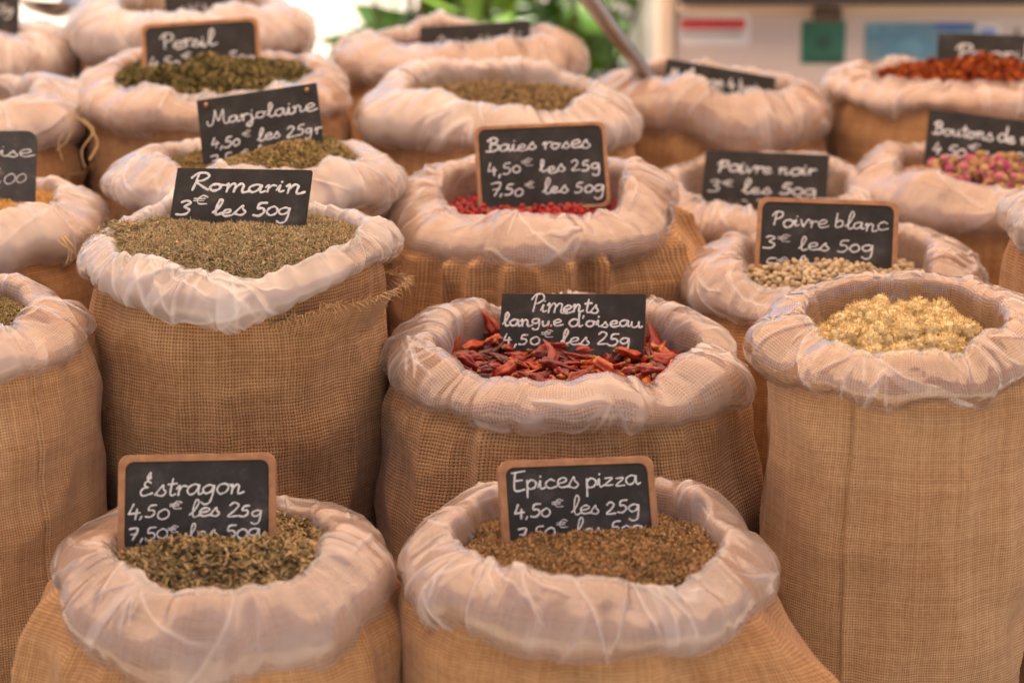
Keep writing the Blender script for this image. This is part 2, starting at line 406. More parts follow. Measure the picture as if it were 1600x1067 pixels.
    for k in range(fans):
        t0 = rng.uniform(0, 2 * PI); s0 = rng.choice([rng.uniform(0.34, 0.5), rng.uniform(0.45, 0.95)]); a0 = rng.normal(PI / 2, 0.6)
        for m in range(rng.integers(1, 6)):
            ang = a0 + rng.normal(0, 0.5); ln = rng.uniform(0.15, 0.65) * R * 1.3; wd = rng.uniform(0.007, 0.020) * R; amp = rng.uniform(0.006, 0.026) * R
            dx = np.angle(np.exp(1j * (th - PI / 2 - t0))) * R; cols = np.abs(dx) < ln
            if not cols.any(): continue
            xx = dx[cols][:, None]; yy = arc[cols] - s0 * L
            ca, sa = math.cos(ang), math.sin(ang)
            al = xx * ca + yy * sa; pe = -xx * sa + yy * ca + rng.normal(0, 0.5) * al * al / R
            tt = np.minimum(1, 2.2 * np.clip(1 - np.abs(2 * al / ln - 1), 0, 1))
            e1 = np.exp(-np.abs(pe) / wd)
            one_sided = np.where(pe > 0, np.exp(-pe / (wd * 5)), np.exp(pe / (wd * 0.7)))
            cre[cols] += amp * tt * (0.45 * e1 + 0.55 * one_sided)
            bw = rng.uniform(0.02, 0.09) * R
            fold[cols] = np.maximum(fold[cols], tt * np.maximum(0.75 * np.exp(-(pe / (wd * 0.7)) ** 2), (0.40 if (k + m) % 5 == 0 else 0.0) * ((pe > 0) & (pe < bw))))
    env2 = np.clip((sgrid - 0.2) / 0.15, 0, 1)
    cre = 0.06 * R * np.tanh(cre / (0.06 * R))
    disp = 0.0016 + lumps + (wrk + cre) * wr * (0.25 + 0.75 * env2)
    fold = np.clip(fold + 0.28 * tent ** 8 * msk, 0, 1)
    PL = P + N * disp[..., None]
    uv = np.stack([(th[:, None] * R + 0 * r), arc], 2).reshape(-1, 2)
    mesh_np("plastic_liner", PL.reshape(-1, 3), grid_faces(nu + 1, nv), LINER[liner], root, attr={'fold': fold.ravel()})
    # burlap: the rolled hem under the film, then the bag down to the table
    PB = P + N * (lumps - 0.0022)[..., None]
    nb = 110; zt = np.linspace(0, 1, nb) ** 1.25
    ztop = zc0 + zc - 0.62 * hv
    zz = ztop[:, None] * (1 - zt)[None] + 0.0 * zt
    body = body or {0: 0.86, 0.08: 0.93, 0.25: 0.98, 0.6: 0.98, 0.96: 0.93, 1.0: 0.84}
    bk = sorted(body); bprof = np.interp(zt, bk, [body[k] for k in bk])
    kern = np.hanning(9); kern /= kern.sum(); bp_ = np.convolve(np.pad(bprof, 4, mode='edge'), kern, mode='valid')
    dn = (ztop[:, None] - zz)                                          # distance below the roll
    rb = (0.35 * Ro[:, None] + 0.65 * R) * bp_[None]
    q3 = np.stack([np.cos(th)[:, None] + 0 * zz, np.sin(th)[:, None] + 0 * zz, zz / R], 2)
    rb = rb + R * 0.045 * perlin(q3 * np.array([1.3, 1.3, 0.8]), seed + 40) * np.minimum(1, dn / (0.25 * R))
    fold = 1 - 2.4 * np.abs(perlin(np.stack([q3[..., 0] * 3.2, q3[..., 1] * 3.2, q3[..., 2] * 0.5], 2), seed + 41))
    rb = rb + R * gather * fold * np.exp(-dn / (0.8 * R)) * np.minimum(1, dn / (0.08 * R))
    rb = rb + R * 0.010 * perlin(q3 * np.array([5, 5, 3.0]), seed + 42)
    rb = rb + R * 0.030 * (1 - 2.6 * np.abs(perlin(q3 * np.array([2.0, 2.0, 1.6]), seed + 43))) * np.minimum(1, dn / (0.15 * R))
    for (bt, bz, amp, st, sz) in bulges:
        dth = np.degrees(np.angle(np.exp(1j * (th - math.radians(bt)))))
        rb = rb + R * amp * np.exp(-np.abs(dth / st) ** 1.25)[:, None] * np.exp(-np.abs((dn / R - bz) / sz) ** 1.25)
    for sdeg in seams:
        dth = np.degrees(np.angle(np.exp(1j * (th - math.radians(sdeg))))) * R * PI / 180
        rb = rb - 0.0022 * np.exp(-(dth / 0.0016) ** 2)[:, None] + 0.0016 * np.exp(-((dth - 0.0045) / 0.003) ** 2)[:, None]
    PBd = np.stack([rb * np.cos(th)[:, None], rb * np.sin(th)[:, None] * ey, zz], 2)
    uvb = np.stack([(th[:, None] * R + 0 * zz), zz + 0.37], 2).reshape(-1, 2)
    V = np.concatenate([PB.reshape(-1, 3), PBd.reshape(-1, 3)]); n1 = (nu + 1) * nv
    mesh_np("burlap_bag", V, [np.concatenate([grid_faces(nu + 1, nv), grid_faces(nu + 1, nb, n1)])], BURLAP[burlap], root, uv=np.concatenate([uv, uvb]))
    S = dict(root=root, c=c, R=R, a=a, h=h, ey=ey, th=th, Rc=Rc, av=av, zc=zc, key=key, zc0=zc0, base=base, seed=seed)
    SACKS[key] = S
    return S

#     key, label, centre of rim in the photograph, width, distance
sack('estragon', "front left burlap sack of tarragon with a tall frosted plastic collar", 347, 843, 545, 1.40, a=0.22, h=0.44, burlap='warm', liner='frost',
     nu=640, crest={90: 0.06, 180: 0.02, 270: -0.09, 20: 0.06}, drop={270: 0.22, 180: -0.12, 0: -0.05}, body={0: 0.9, 0.1: 1.02, 0.4: 1.08, 0.96: 1.05, 1: 0.95},
     bulges=[(188, 0.55, 0.22, 24, 0.45)], gather=0.06, ncrease=70, wr=0.7)
sack('epices', "front centre burlap sack of brown pizza spice mix with a bag corner sticking out", 920, 820, 592, 1.40, a=0.185, h=0.33, burlap='warm', liner='frost',
     nu=640, crest={90: 0.06, 150: 0.03, 270: -0.08}, drop={270: 0.1}, body={0: 0.88, 0.1: 0.96, 0.4: 1.02, 0.96: 1.02, 1: 0.92},
     bulges=[(338, 0.40, 0.44, 18, 0.21)], gather=0.05, ncrease=90, wr=0.8)
sack('thym', "cut off burlap sack of green brown herb at the left edge beside the tarragon", -85, 478, 450, 1.56, a=0.22, h=0.31, burlap='fine', liner='frost', crest={270: -0.07, 90: 0.03},
     nu=520, body={0: 0.88, 0.1: 0.97, 0.5: 1.0, 0.96: 0.96, 1: 0.88}, wr=1.0, seams=(318,))
sack('romarin', "burlap sack heaped high with dried rosemary and showing a frayed hem at its right", 367, 368, 500, 1.66, a=0.125, h=0.20, burlap='coarse', liner='white',
     nu=600, crest={90: 0.10, 180: 0.0, 270: -0.10, 0: 0.05}, drop={255: 0.12, 300: 0.06, 340: 0.1, 200: 0.1}, body={0: 0.86, 0.08: 0.91, 0.4: 0.93, 0.96: 0.90, 1: 0.82}, gather=0.015, ncrease=110)
sack('piments', "burlap sack of dried red bird's eye chillies in the middle", 887, 540, 553, 1.63, a=0.15, h=0.185, ey=0.88, burlap='coarse', liner='veil', tilt=0.06, crest={270: -0.02, 90: 0.03},
     nu=640, body={0: 0.88, 0.06: 0.95, 0.25: 1.08, 0.6: 1.10, 0.96: 1.03, 1: 0.92}, gather=0.09, ncrease=120)
sack('camomille', "tall burlap sack of pale chamomile flowers with a shiny clear liner", 1414, 492, 470, 1.54, a=0.19, h=0.30, burlap='fine', liner='clear', tilt=0.06, crest={270: -0.05, 90: 0.05, 0: 0.04},
     nu=600, body={0: 0.85, 0.06: 0.88, 0.4: 0.90, 0.96: 0.89, 1: 0.83}, gather=0.02, seams=(239,), ncrease=140, wr=0.8)
sack('marjolaine', "burlap sack of marjoram sloping up to the right behind the rosemary", 395, 243, 466, 1.90, a=0.19, h=0.30, burlap='coarse2', liner='white', ncrease=90)
sack('baies', "burlap sack of bright red pink peppercorns in the centre", 833, 292, 450, 1.89, a=0.20, h=0.28, burlap='coarse', liner='veil',
     crest={60: 0.10, 120: 0.06, 270: -0.10, 215: -0.10}, drop={270: 0.12}, body={0: 0.9, 0.1: 0.98, 0.35: 1.08, 0.96: 1.05, 1: 0.95}, bulges=[(342, 0.30, 0.24, 28, 0.35), (200, 0.5, 0.08, 25, 0.4)], gather=0.17, ncrease=110, nu=560)
sack('blanc', "burlap sack of round white peppercorns behind the chamomile sack", 1307, 398, 466, 1.81, a=0.20, h=0.30, burlap='coarse2', liner='veil', tilt=0.05, crest={270: -0.05, 90: 0.02}, ncrease=90, nu=520)
sack('chinoise', "burlap sack of yellow ground spice at the left edge under a worn slate", -52, 310, 434, 1.84, a=0.19, h=0.36, burlap='warm', liner='white', tilt=0.02)
sack('bord', "burlap sack cut off by the right edge behind the chamomile", 1792, 305, 436, 1.74, a=0.19, h=0.36, burlap='coarse2', liner='white')
sack('persil', "burlap sack of dark green dried parsley in a wide pale collar", 337, 105, 435, 2.15, a=0.18, h=0.28, burlap='warm', liner='frost', crest={270: -0.08, 90: 0.03})
sack('genievre', "burlap sack of brown seeds without a visible slate behind the pink peppercorns", 780, 138, 456, 2.14, a=0.19, h=0.31, burlap='warm', liner='white', crest={200: -0.02, 330: -0.06, 100: 0.08})
sack('noir', "low burlap sack of black pepper half hidden behind the white peppercorns", 1195, 275, 400, 2.06, a=0.18, h=0.30, burlap='warm', liner='veil', crest={270: -0.12, 90: 0.05})
sack('rose', "burlap sack of pink dried rosebuds at the right", 1550, 258, 448, 2.06, a=0.19, h=0.32, burlap='warm', liner='frost', tilt=0.03)
sack('gauche', "burlap sack at the upper left edge with loose burlap threads hanging below its collar", -80, 142, 436, 2.10, a=0.20, h=0.36, burlap='warm', liner='white')
sack('anis', "burlap sack at the top left corner with a brown heap and a dark slate", -95, 50, 430, 2.42, a=0.19, h=0.36, burlap='warm', liner='white')
sack('citron', "farthest left burlap sack with an upright white plastic liner behind the parsley", 295, 32, 375, 2.42, a=0.19, h=0.40, burlap='warm', liner='white', crest={0: 0.12, 60: 0.14})
sack('etoile', "farthest burlap sack in the middle in front of the green plant", 717, 66, 405, 2.42, a=0.19, h=0.36, burlap='warm', liner='frost', crest={90: 0.05})
sack('melange', "burlap sack holding a metal scoop with its front collar hiding the contents", 1112, 128, 384, 2.30, a=0.18, h=0.44, burlap='warm', liner='veil', crest={240: 0.10, 300: -0.04})
sack('paprika', "burlap sack of orange red pepper flakes in front of the white trailer", 1510, 113, 450, 2.34, a=0.18, h=0.20, burlap='warm', liner='frost')

# ------------------------------------------------------------------ what the sacks hold
def heap_fn(S, edge0, center, tilt=0.0, tiltx=0.0, rough=0.015, seed=0, pw=2.0):
    R, c, ey = S['R'], S['c'], S['ey']
    rh = (np.mean(S['Rc']) - 0.80 * np.mean(S['av']))
    tg = S['th'][:-1] - PI / 2; zg = S['zc'][:-1] / R - 0.05
    def z(x, y):                                                       # local x, y from the sack's axis
        edge = np.minimum(edge0, np.interp((np.arctan2(y / ey, x) - PI / 2) % (2 * PI), tg, zg))
        rho = np.sqrt(x * x + (y / ey) ** 2) / rh
        p = np.stack([x / R, y / R, 0 * x], -1)
        return c.z + R * (edge + (center - edge) * np.clip(1 - rho ** pw, -0.4, 1) + (tilt * y / R + tiltx * x / R) * np.clip(1.15 - rho ** 2, 0, 1)
                          + rough * 2.0 * perlin(p * 3.1, seed + 60) + rough * perlin(p * 8.3, seed + 61))
    return z, rh

def heap_base(S, zf, rh, name, label, cat, mat, tint=0.1):
    c, ey = S['c'], S['ey']; nr, na = 40, 120
    rr = np.linspace(0, 1.12, nr); aa = np.linspace(0, 2 * PI, na + 1)
    RR, AA = np.meshgrid(rr, aa, indexing='ij')
    x = RR * rh * np.cos(AA); y = RR * rh * np.sin(AA) * ey
    V = np.stack([x + c.x, y + c.y, zf(x, y) - 0.0012], -1).reshape(-1, 3)
    return V, grid_faces(nr, na + 1)

NEEDLE = (np.array([[-.5, 0, 0], [.0, .5, -.25], [.0, -.5, -.25], [.0, 0, .5], [.5, 0, 0]]) ,
          np.array([[0, 1, 3], [0, 3, 2], [0, 2, 1], [4, 3, 1], [4, 2, 3], [4, 1, 2]]))
FLAKE = (np.array([[-.5, -.35, .05], [-.5, .35, .0], [.0, -.5, -.1], [.0, .5, .12], [.5, -.15, .1], [.5, .2, -.05]]),
         np.array([[0, 2, 3], [0, 3, 1], [2, 4, 5], [2, 5, 3]]))

def heap(key, name, label, n, size, mat, edge, center, tilt=0.0, tiltx=0.0, kind='needle', tumble=0.45, rough=0.015, spill=(), layer=1.0, pw=2.0):
    """a heap of dried bits: thousands of separate little pieces over a mound, one object"""
    S = SACKS[key]; zf, rh = heap_fn(S, edge, center, tilt, tiltx, rough, S['seed'], pw)
    c, ey = S['c'], S['ey']; rng = np.random.default_rng(S['seed'] * 31)
    Vb, Fb = heap_base(S, zf, rh, name, label, 'heap', mat)
    rho = np.sqrt(rng.uniform(0, 1, n)) * rh * 1.06; an = rng.uniform(0, 2 * PI, n)
    x = rho * np.cos(an); y = rho * np.sin(an) * ey; z = zf(x, y)
    for (sx, sy, spread, ns, dz) in spill:
        x = np.concatenate([x, sx * S['R'] + rng.normal(0, spread * S['R'], ns)]); y = np.concatenate([y, sy * S['R'] + rng.normal(0, spread * S['R'], ns)])
        z = np.concatenate([z, zf(x[-ns:], y[-ns:]) * 0 + S['c'].z + dz * S['R'] + np.abs(rng.normal(0, 0.015 * S['R'], ns))])
    n = len(x)
    tv, tf = NEEDLE if kind == 'needle' else FLAKE
    ln = rng.uniform(size[0], size[1], n); wd = size[2] * rng.uniform(0.6, 1.35, n); tk = (size[2] if kind == 'needle' else size[2] * 0.6) * rng.uniform(0.6, 1.2, n)
    q = rng.uniform(0, 2 * PI, n); pt = rng.normal(0, tumble, n); rl = rng.normal(0, tumble * 1.3, n)
    cq, sq, cp, sp, cr_, sr = np.cos(q), np.sin(q), np.cos(pt), np.sin(pt), np.cos(rl), np.sin(rl)
    ex = np.stack([cq * cp, sq * cp, sp], 1); e2 = np.stack([-sq, cq, 0 * q], 1); e3 = np.cross(ex, e2)
    ey_ = e2 * cr_[:, None] + e3 * sr[:, None]; ez = np.cross(ex, ey_)
    V = (tv[None, :, 0, None] * (ln[:, None] * ex)[:, None] + tv[None, :, 1, None] * (wd[:, None] * ey_)[:, None] + tv[None, :, 2, None] * (tk[:, None] * ez)[:, None])
    V = V + np.stack([x + c.x, y + c.y, z + np.abs(np.sin(pt)) * ln * 0.35 + rng.uniform(-0.2, 1.0, n) * size[2] * layer], 1)[:, None]
    m = len(tv)
    F = (tf[None] + (np.arange(n) * m)[:, None, None]).reshape(-1, 3) + len(Vb)
    tint = np.repeat(rng.uniform(0, 1, n), m)
    ob = mesh_np(name, np.concatenate([Vb, V.reshape(-1, 3)]), [Fb, F], mat, attr={'tint': np.concatenate([np.full(len(Vb), 0.08), tint])}, smooth=False)
    tag(ob, label, "spice heap", kind="stuff")
    return zf, rh

M_ROM = tint_mat("rosemary", [(0, (0.143, 0.103, 0.045)), (0.25, (0.308, 0.252, 0.115)), (0.5, (0.462, 0.381, 0.190)), (0.7, (0.495, 0.350, 0.190)), (0.85, (0.374, 0.185, 0.100)), (1, (0.616, 0.484, 0.280))])
M_EST = tint_mat("tarragon", [(0, (0.088, 0.058, 0.023)), (0.35, (0.253, 0.175, 0.071)), (0.65, (0.374, 0.260, 0.109)), (0.85, (0.462, 0.290, 0.133)), (1, (0.572, 0.410, 0.209))])
M_EPI = tint_mat("pizza_mix", [(0, (0.103, 0.060, 0.023)), (0.3, (0.253, 0.150, 0.057)), (0.6, (0.402, 0.240, 0.095)), (0.85, (0.494, 0.280, 0.114)), (0.95, (0.517, 0.190, 0.057)), (1, (0.621, 0.420, 0.218))])
M_THY = tint_mat("thyme", [(0, (0.097, 0.070, 0.025)), (0.4, (0.238, 0.180, 0.065)), (0.75, (0.367, 0.255, 0.105)), (1, (0.486, 0.340, 0.160))])
M_MAR = tint_mat("marjoram", [(0, (0.138, 0.095, 0.030)), (0.4, (0.301, 0.213, 0.075)), (0.75, (0.414, 0.291, 0.112)), (1, (0.526, 0.370, 0.170))])
M_PER = tint_mat("parsley", [(0, (0.048, 0.037, 0.012)), (0.4, (0.144, 0.117, 0.034)), (0.75, (0.240, 0.178, 0.060)), (1, (0.372, 0.255, 0.108))])
M_GEN = tint_mat("brown_seed", [(0, (0.08, 0.046, 0.016)), (0.45, (0.22, 0.135, 0.055)), (0.8, (0.34, 0.215, 0.09)), (1, (0.42, 0.29, 0.14))])
M_YEL = tint_mat("ground_yellow", [(0, (0.50, 0.27, 0.07)), (0.5, (0.60, 0.34, 0.10)), (1, (0.68, 0.42, 0.16))])
M_BLK = tint_mat("black_pepper", [(0, (0.012, 0.01, 0.008)), (0.6, (0.04, 0.03, 0.022)), (1, (0.09, 0.07, 0.05))])
M_ANI = tint_mat("dark_red_spice", [(0, (0.07, 0.012, 0.006)), (0.5, (0.16, 0.035, 0.016)), (1, (0.26, 0.08, 0.03))])
M_PAP = tint_mat("pepper_flake", [(0, (0.10, 0.010, 0.003)), (0.4, (0.26, 0.032, 0.006)), (0.75, (0.42, 0.085, 0.012)), (1, (0.58, 0.19, 0.03))])

heap('romarin', "rosemary_heap", "grey green rosemary needles piled in a high mound before the two line slate", 42000, (0.0035, 0.006, 0.0011), M_ROM, -0.02, 0.075, tilt=0.0, pw=3.0,
     spill=[(-0.70, 0.12, 0.055, 500, 0.02), (-0.66, -0.12, 0.04, 200, 0.0), (-0.85, 0.05, 0.03, 40, -0.01)], rough=0.012)
heap('estragon', "tarragon_heap", "olive brown tarragon leaf bits in the front left sack", 15000, (0.004, 0.0095, 0.0019), M_EST, -0.06, 0.01, kind='flake', tumble=0.32, rough=0.02)
heap('epices', "pizza_spice_heap", "fine brown pizza spice mix in the front centre sack", 42000, (0.0018, 0.0042, 0.0011), M_EPI, -0.11, -0.05, kind='flake', tumble=0.5)
heap('thym', "herb_heap", "green brown herb bits in the sack cut off by the left edge", 26000, (0.0025, 0.005, 0.0010), M_THY, -0.10, 0.06)
heap('marjolaine', "marjoram_heap", "tan marjoram rising to the right beside its slate", 26000, (0.0018, 0.0038, 0.0012), M_MAR, -0.01, 0.05, tiltx=0.30, kind='flake')
heap('persil', "parsley_heap", "dark green parsley flakes below the tilted framed slate", 15000, (0.003, 0.006, 0.0024), M_PER, -0.05, 0.04, kind='flake', rough=0.03)
heap('genievre', "seed_heap", "brown seeds in the pale collared sack behind the pink peppercorns", 9000, (0.003, 0.005, 0.0026), M_GEN, -0.07, 0.0, rough=0.02)
heap('chinoise', "yellow_powder_heap", "smooth yellow ground spice at the left edge", 16000, (0.0008, 0.002, 0.0008), M_YEL, -0.03, 0.06, tiltx=-0.05, kind='flake', rough=0.01)
heap('noir', "black_pepper_heap", "dark black pepper at the foot of its slate", 6000, (0.003, 0.0045, 0.004), M_BLK, -0.30, -0.20)
heap('anis', "brown_spice_heap", "ochre brown spice in the top left corner sack", 7000, (0.002, 0.004, 0.0016), M_GEN, -0.02, 0.10, kind='flake')
heap('gauche', "coarse_herb_heap", "ochre herb bits in the sack with hanging threads", 9000, (0.002, 0.004, 0.0014), M_MAR, -0.18, -0.08, kind='flake')
heap('citron', "lemongrass_heap", "tan cut stalks behind the parsley slate", 5000, (0.003, 0.006, 0.0016), M_MAR, -0.10, 0.02, kind='flake')
heap('etoile', "red_spice_heap", "dark red spice under the farthest middle slate", 6000, (0.003, 0.006, 0.003), M_ANI, -0.10, -0.04, kind='flake')
heap('melange', "mixed_pepper_heap", "mixed peppercorns hidden behind the collar around the scoop", 4000, (0.003, 0.004, 0.003), M_BLK, -0.20, -0.12)
heap('paprika', "pepper_flake_heap", "orange red pepper flakes before the trailer", 9000, (0.003, 0.008, 0.004), M_PAP, -0.10, 0.06, kind='flake', tumble=0.7, rough=0.03)
heap('bord', "cut_off_herb_heap", "herb bits in the sack cut off by the right edge", 3000, (0.002, 0.004, 0.0016), M_THY, -0.12, 0.0, kind='flake')

def seen_over_rim(S, p, margin=0.0):
    """does the camera see this point over the front of the collar"""
    c, ey = S['c'], S['ey']; rin = float(np.mean(S['Rc'])); d = np.array([CAM.x - p[0], CAM.y - p[1]]); d /= np.linalg.norm(d)
    x, y = p[0] - c.x, (p[1] - c.y) / ey; dx, dy = d[0], d[1] / ey
    A = dx * dx + dy * dy; B = x * dx + y * dy; C = x * x + y * y - rin * rin
    tt = (-B + math.sqrt(max(0, B * B - A * C))) / A
    hx, hy = x + dx * tt, y + dy * tt
    th = math.atan2(hy, hx); k = int(((th - PI / 2) % (2 * PI)) / (2 * PI) * (len(S['th']) - 1))
    zr = S['c'].z + S['zc'][k]
    D = math.hypot(CAM.x - p[0], CAM.y - p[1]); zl = p[2] + (CAM.z - p[2]) * tt / D
    return zl > zr + margin

def blue_noise(n, rad, rng, ey, dmin, tries=40):
    pts = []; cell = dmin / 1.42; gridd = {}
    for _ in range(n * tries):
        r = math.sqrt(rng.uniform()) * rad; a = rng.uniform(0, 2 * PI); x, y = r * math.cos(a), r * math.sin(a) * ey
        ci, cj = int(x // cell), int(y // cell); ok = True
        for i in range(ci - 2, ci + 3):
            for j in range(cj - 2, cj + 3):
                for (qx, qy) in gridd.get((i, j), ()):
                    if (qx - x) ** 2 + (qy - y) ** 2 < dmin * dmin: ok = False; break
                if not ok: break
            if not ok: break
        if ok:
            gridd.setdefault((ci, cj), []).append((x, y)); pts.append((x, y))
            if len(pts) >= n: break
    return pts

def scatter_things(key, name, label, cat, group, protos, mat, edge, center, rad, dmin, sink, scale=(0.85, 1.15), limit=300, back=None, tilt=0.0,
                   rest_name=None, rest_label=None, rest_mat=None, layers=1, orient=None, tiltx=0.0, rough=0.015):
    """single objects for those in view over the rim, the hidden rest as one mass"""
    S = SACKS[key]; rng = np.random.default_rng(S['seed'] * 57 + 5); zf, rh = heap_fn(S, edge, center, tilt, tiltx, rough, S['seed'])
    cand = []
    for l in range(layers):
        for (x, y) in blue_noise(4000, rh * 0.97, rng, S['ey'], dmin):
            z = float(zf(np.array([x]), np.array([y]))[0]) + sink + l * dmin * 0.55
            if l and rng.uniform() < 0.45: continue
            cand.append((S['c'].x + x, S['c'].y + y, z))
    vis = [p for p in cand if seen_over_rim(S, p, -0.004) and (back is None or p[1] < S['c'].y + back * S['R'])]
    vis.sort(key=lambda p: p[1] if back is None else abs(p[1] - (S['c'].y + 0.0)))
    vis = vis[:limit]; vs = set(vis); rest = [p for p in cand if p not in vs]
    objs = []
    for i, p in enumerate(vis):
        me = protos[rng.integers(len(protos))]
        o = bpy.data.objects.new(name, me); COL.objects.link(o); o.location = p
        o.rotation_euler = orient(rng) if orient else tuple(rng.uniform(0, 2 * PI, 3))
        k = rng.uniform(*scale); o.scale = (k, k, k)
        tag(o, label, cat, group); objs.append(o)
    # the rest
    Vb, Fb = heap_base(S, zf, rh, rest_name, rest_label, 'heap', rest_mat)
    iv, if_ = ico(2); n = len(rest)
    if n:
        pr = np.array(rest); rr = rng.uniform(*scale, n) * rad
        V = iv[None] * rr[:, None, None] * 0.95 + pr[:, None]
        F = (if_[None] + (np.arange(n) * len(iv))[:, None, None]).reshape(-1, 3) + len(Vb)
        Va = np.concatenate([Vb, V.reshape(-1, 3)]); Fl = [Fb, F]; tint = np.concatenate([np.full(len(Vb), 0.05), np.repeat(rng.uniform(0, 1, n), len(iv))])
    else: Va, Fl, tint = Vb, [Fb], np.full(len(Vb), 0.05)
    tag(mesh_np(rest_name, Va, Fl, rest_mat, attr={'tint': tint}), rest_label, "spice heap", kind="stuff")
    return objs

def data_mesh(name, V, F, mats, tint=None, smooth=True, mi=None):
    o = mesh_np(name, V, F, mats, attr=({'tint': tint} if tint is not None else None), smooth=smooth); me = o.data
    if mi is not None: me.polygons.foreach_set("material_index", np.asarray(mi, np.int32))
    bpy.data.objects.remove(o); return me

# peppercorns
WP = [(0, (0.30, 0.20, 0.10)), (0.3, (0.44, 0.31, 0.17)), (0.7, (0.55, 0.41, 0.25)), (0.95, (0.62, 0.48, 0.31)), (1, (0.20, 0.13, 0.07))]
M_WPO = tint_mat("white_peppercorn", WP, 0.75, obj_random=True, mottle=0.25); M_WPR = tint_mat("white_pepper_mass", WP, 0.75)
PB_ = [(0, (0.16, 0.004, 0.004)), (0.5, (0.28, 0.008, 0.009)), (1, (0.42, 0.020, 0.016))]
M_PBO = tint_mat("pink_peppercorn", PB_, 0.45, obj_random=True, spec=0.4, mottle=0.2); M_PBR = tint_mat("pink_pepper_mass", PB_, 0.5)
iv, if_ = ico(3)
def corn(r, sd, amp): return iv * (r * (1 + amp * perlin(iv * 2.2, sd) + amp * 0.5 * perlin(iv * 5, sd + 1)))[:, None]
pep = [data_mesh("peppercorn", corn(0.0027, k, 0.10), if_, M_WPO) for k in range(4)]
scatter_things('blanc', "white_peppercorn", "beige white peppercorn among many in the sack below its framed slate", "peppercorn", "white peppercorns", pep, M_WPO,
               -0.17, -0.06, 0.0027, 0.0046, 0.0012, limit=290, back=0.22, rest_name="white_pepper_heap", rest_label="mass of white peppercorns behind and below the visible ones", rest_mat=M_WPR, layers=2, tilt=0.03)
ber = [data_mesh("pink_berry", corn(0.0030, k + 20, 0.14), if_, M_PBO) for k in range(4)]
scatter_things('baies', "pink_peppercorn", "bright red pink peppercorn among many below the three line slate", "peppercorn", "red pink peppercorns", ber, M_PBO,
               -0.18, -0.15, 0.0030, 0.0052, 0.0012, limit=260, back=0.26, rest_name="pink_pepper_heap", rest_label="mass of red pink peppercorns around the visible ones", rest_mat=M_PBR, layers=2)

# chillies: shrivelled tapering pods
def chilli_mesh(sd):
    rng = np.random.default_rng(sd); n, m = 40, 22; L = rng.uniform(0.027, 0.043); rmax = rng.uniform(0.0050, 0.0068)
    t = np.linspace(0, 1, n); prof = np.clip((t / 0.09), 0, 1) ** 0.6 * (1 - t ** 2.2) ** 0.8 * (0.75 + 0.25 * np.sin(PI * np.clip(t * 1.4, 0, 1)))
    bend = rng.uniform(-0.22, 0.22); ax = np.stack([L * (t - 0.5), bend * L * (t - 0.5) ** 2 * 2 + 0.03 * L * np.sin(t * 5 + sd), 0.05 * L * np.sin(t * 4 + sd * 2)], 1)
    th = np.linspace(0, 2 * PI, m + 1); T, H = np.meshgrid(t, th, indexing='ij')
    q = np.stack([T * 3.5, np.cos(H) * 1.3, np.sin(H) * 1.3], -1)
    rr = rmax * np.interp(T, t, prof) * (1.05 + 0.55 * perlin(q, sd) - 0.42 * np.abs(perlin(np.stack([T * 3.0, np.cos(H) * 2.2, np.sin(H) * 2.2], -1), sd + 5)) - 0.25 * np.abs(perlin(np.stack([T * 9.0, np.cos(H) * 4, np.sin(H) * 4], -1), sd + 6)))
    flat = rng.uniform(0.5, 0.9)
    V = ax[:, None] + np.stack([0 * rr, rr * np.cos(H), rr * np.sin(H) * flat], -1)
    F = grid_faces(n, m + 1); mi = np.zeros(len(F), int)
    # dry calyx and stub of stalk
    p0 = ax[0]; k = 7; tv, tf = tube([p0 + np.array([0.0012, 0, 0]), p0 - np.array([0.0008, 0, 0]), p0 - np.array([0.0014, 0, 0]), p0 - np.array([0.0030, 0.0006, 0.0004])], [0.0020, 0.0022, 0.0008, 0.0006], 8)
    Va = np.concatenate([V.reshape(-1, 3), tv]); return Va, [F, tf + n * (m + 1)], np.concatenate([mi, np.ones(len(tf), int)])
CH = [(0, (0.06, 0.006, 0.005)), (0.25, (0.17, 0.012, 0.005)), (0.55, (0.30, 0.022, 0.006)), (0.85, (0.42, 0.050, 0.008)), (1, (0.56, 0.15, 0.02))]
M_CHI = tint_mat("chilli_skin", CH, 0.38, obj_random=True, spec=0.5, mottle=0.5); M_CHR = tint_mat("chilli_mass", CH, 0.5)
M_STK = simple("dry_stalk", (0.30, 0.15, 0.05), 0.8, 0.2, var=0.2)
chi = []
for k in range(9):
    V, F, mi = chilli_mesh(40 + k); chi.append(data_mesh("chilli", V, F, [M_CHI, M_STK], mi=mi))
S = SACKS['piments']; zf, rh = heap_fn(S, -0.15, -0.17, 0.0, 0.0, 0.03, S['seed']); rng = np.random.default_rng(5)
Vb, Fb = heap_base(S, zf, rh, "", "", "", None)
cg = "dried red chillies heaped in the middle sack"; n_ch = 0
def put_chilli(x, y, z, rot, k=1.0, label=None):
    o = bpy.data.objects.new("dried_chilli", chi[rng.integers(len(chi))]); COL.objects.link(o); o.location = (x, y, z); o.rotation_euler = rot; o.scale = (k, k, k)
    tag(o, label or "wrinkled dried red chilli in the heap of the middle sack", "chilli", cg)
pts = []
for l in range(3):
    for (x, y) in blue_noise(400, rh * 0.96, rng, S['ey'], 0.0115 + 0.002 * l):
        z = float(zf(np.array([x]), np.array([y]))[0]) + 0.003 + 0.0045 * l
        if l == 2 and rng.uniform() < 0.5: continue
        pts.append((S['c'].x + x, S['c'].y + y, z, l))
hid = []
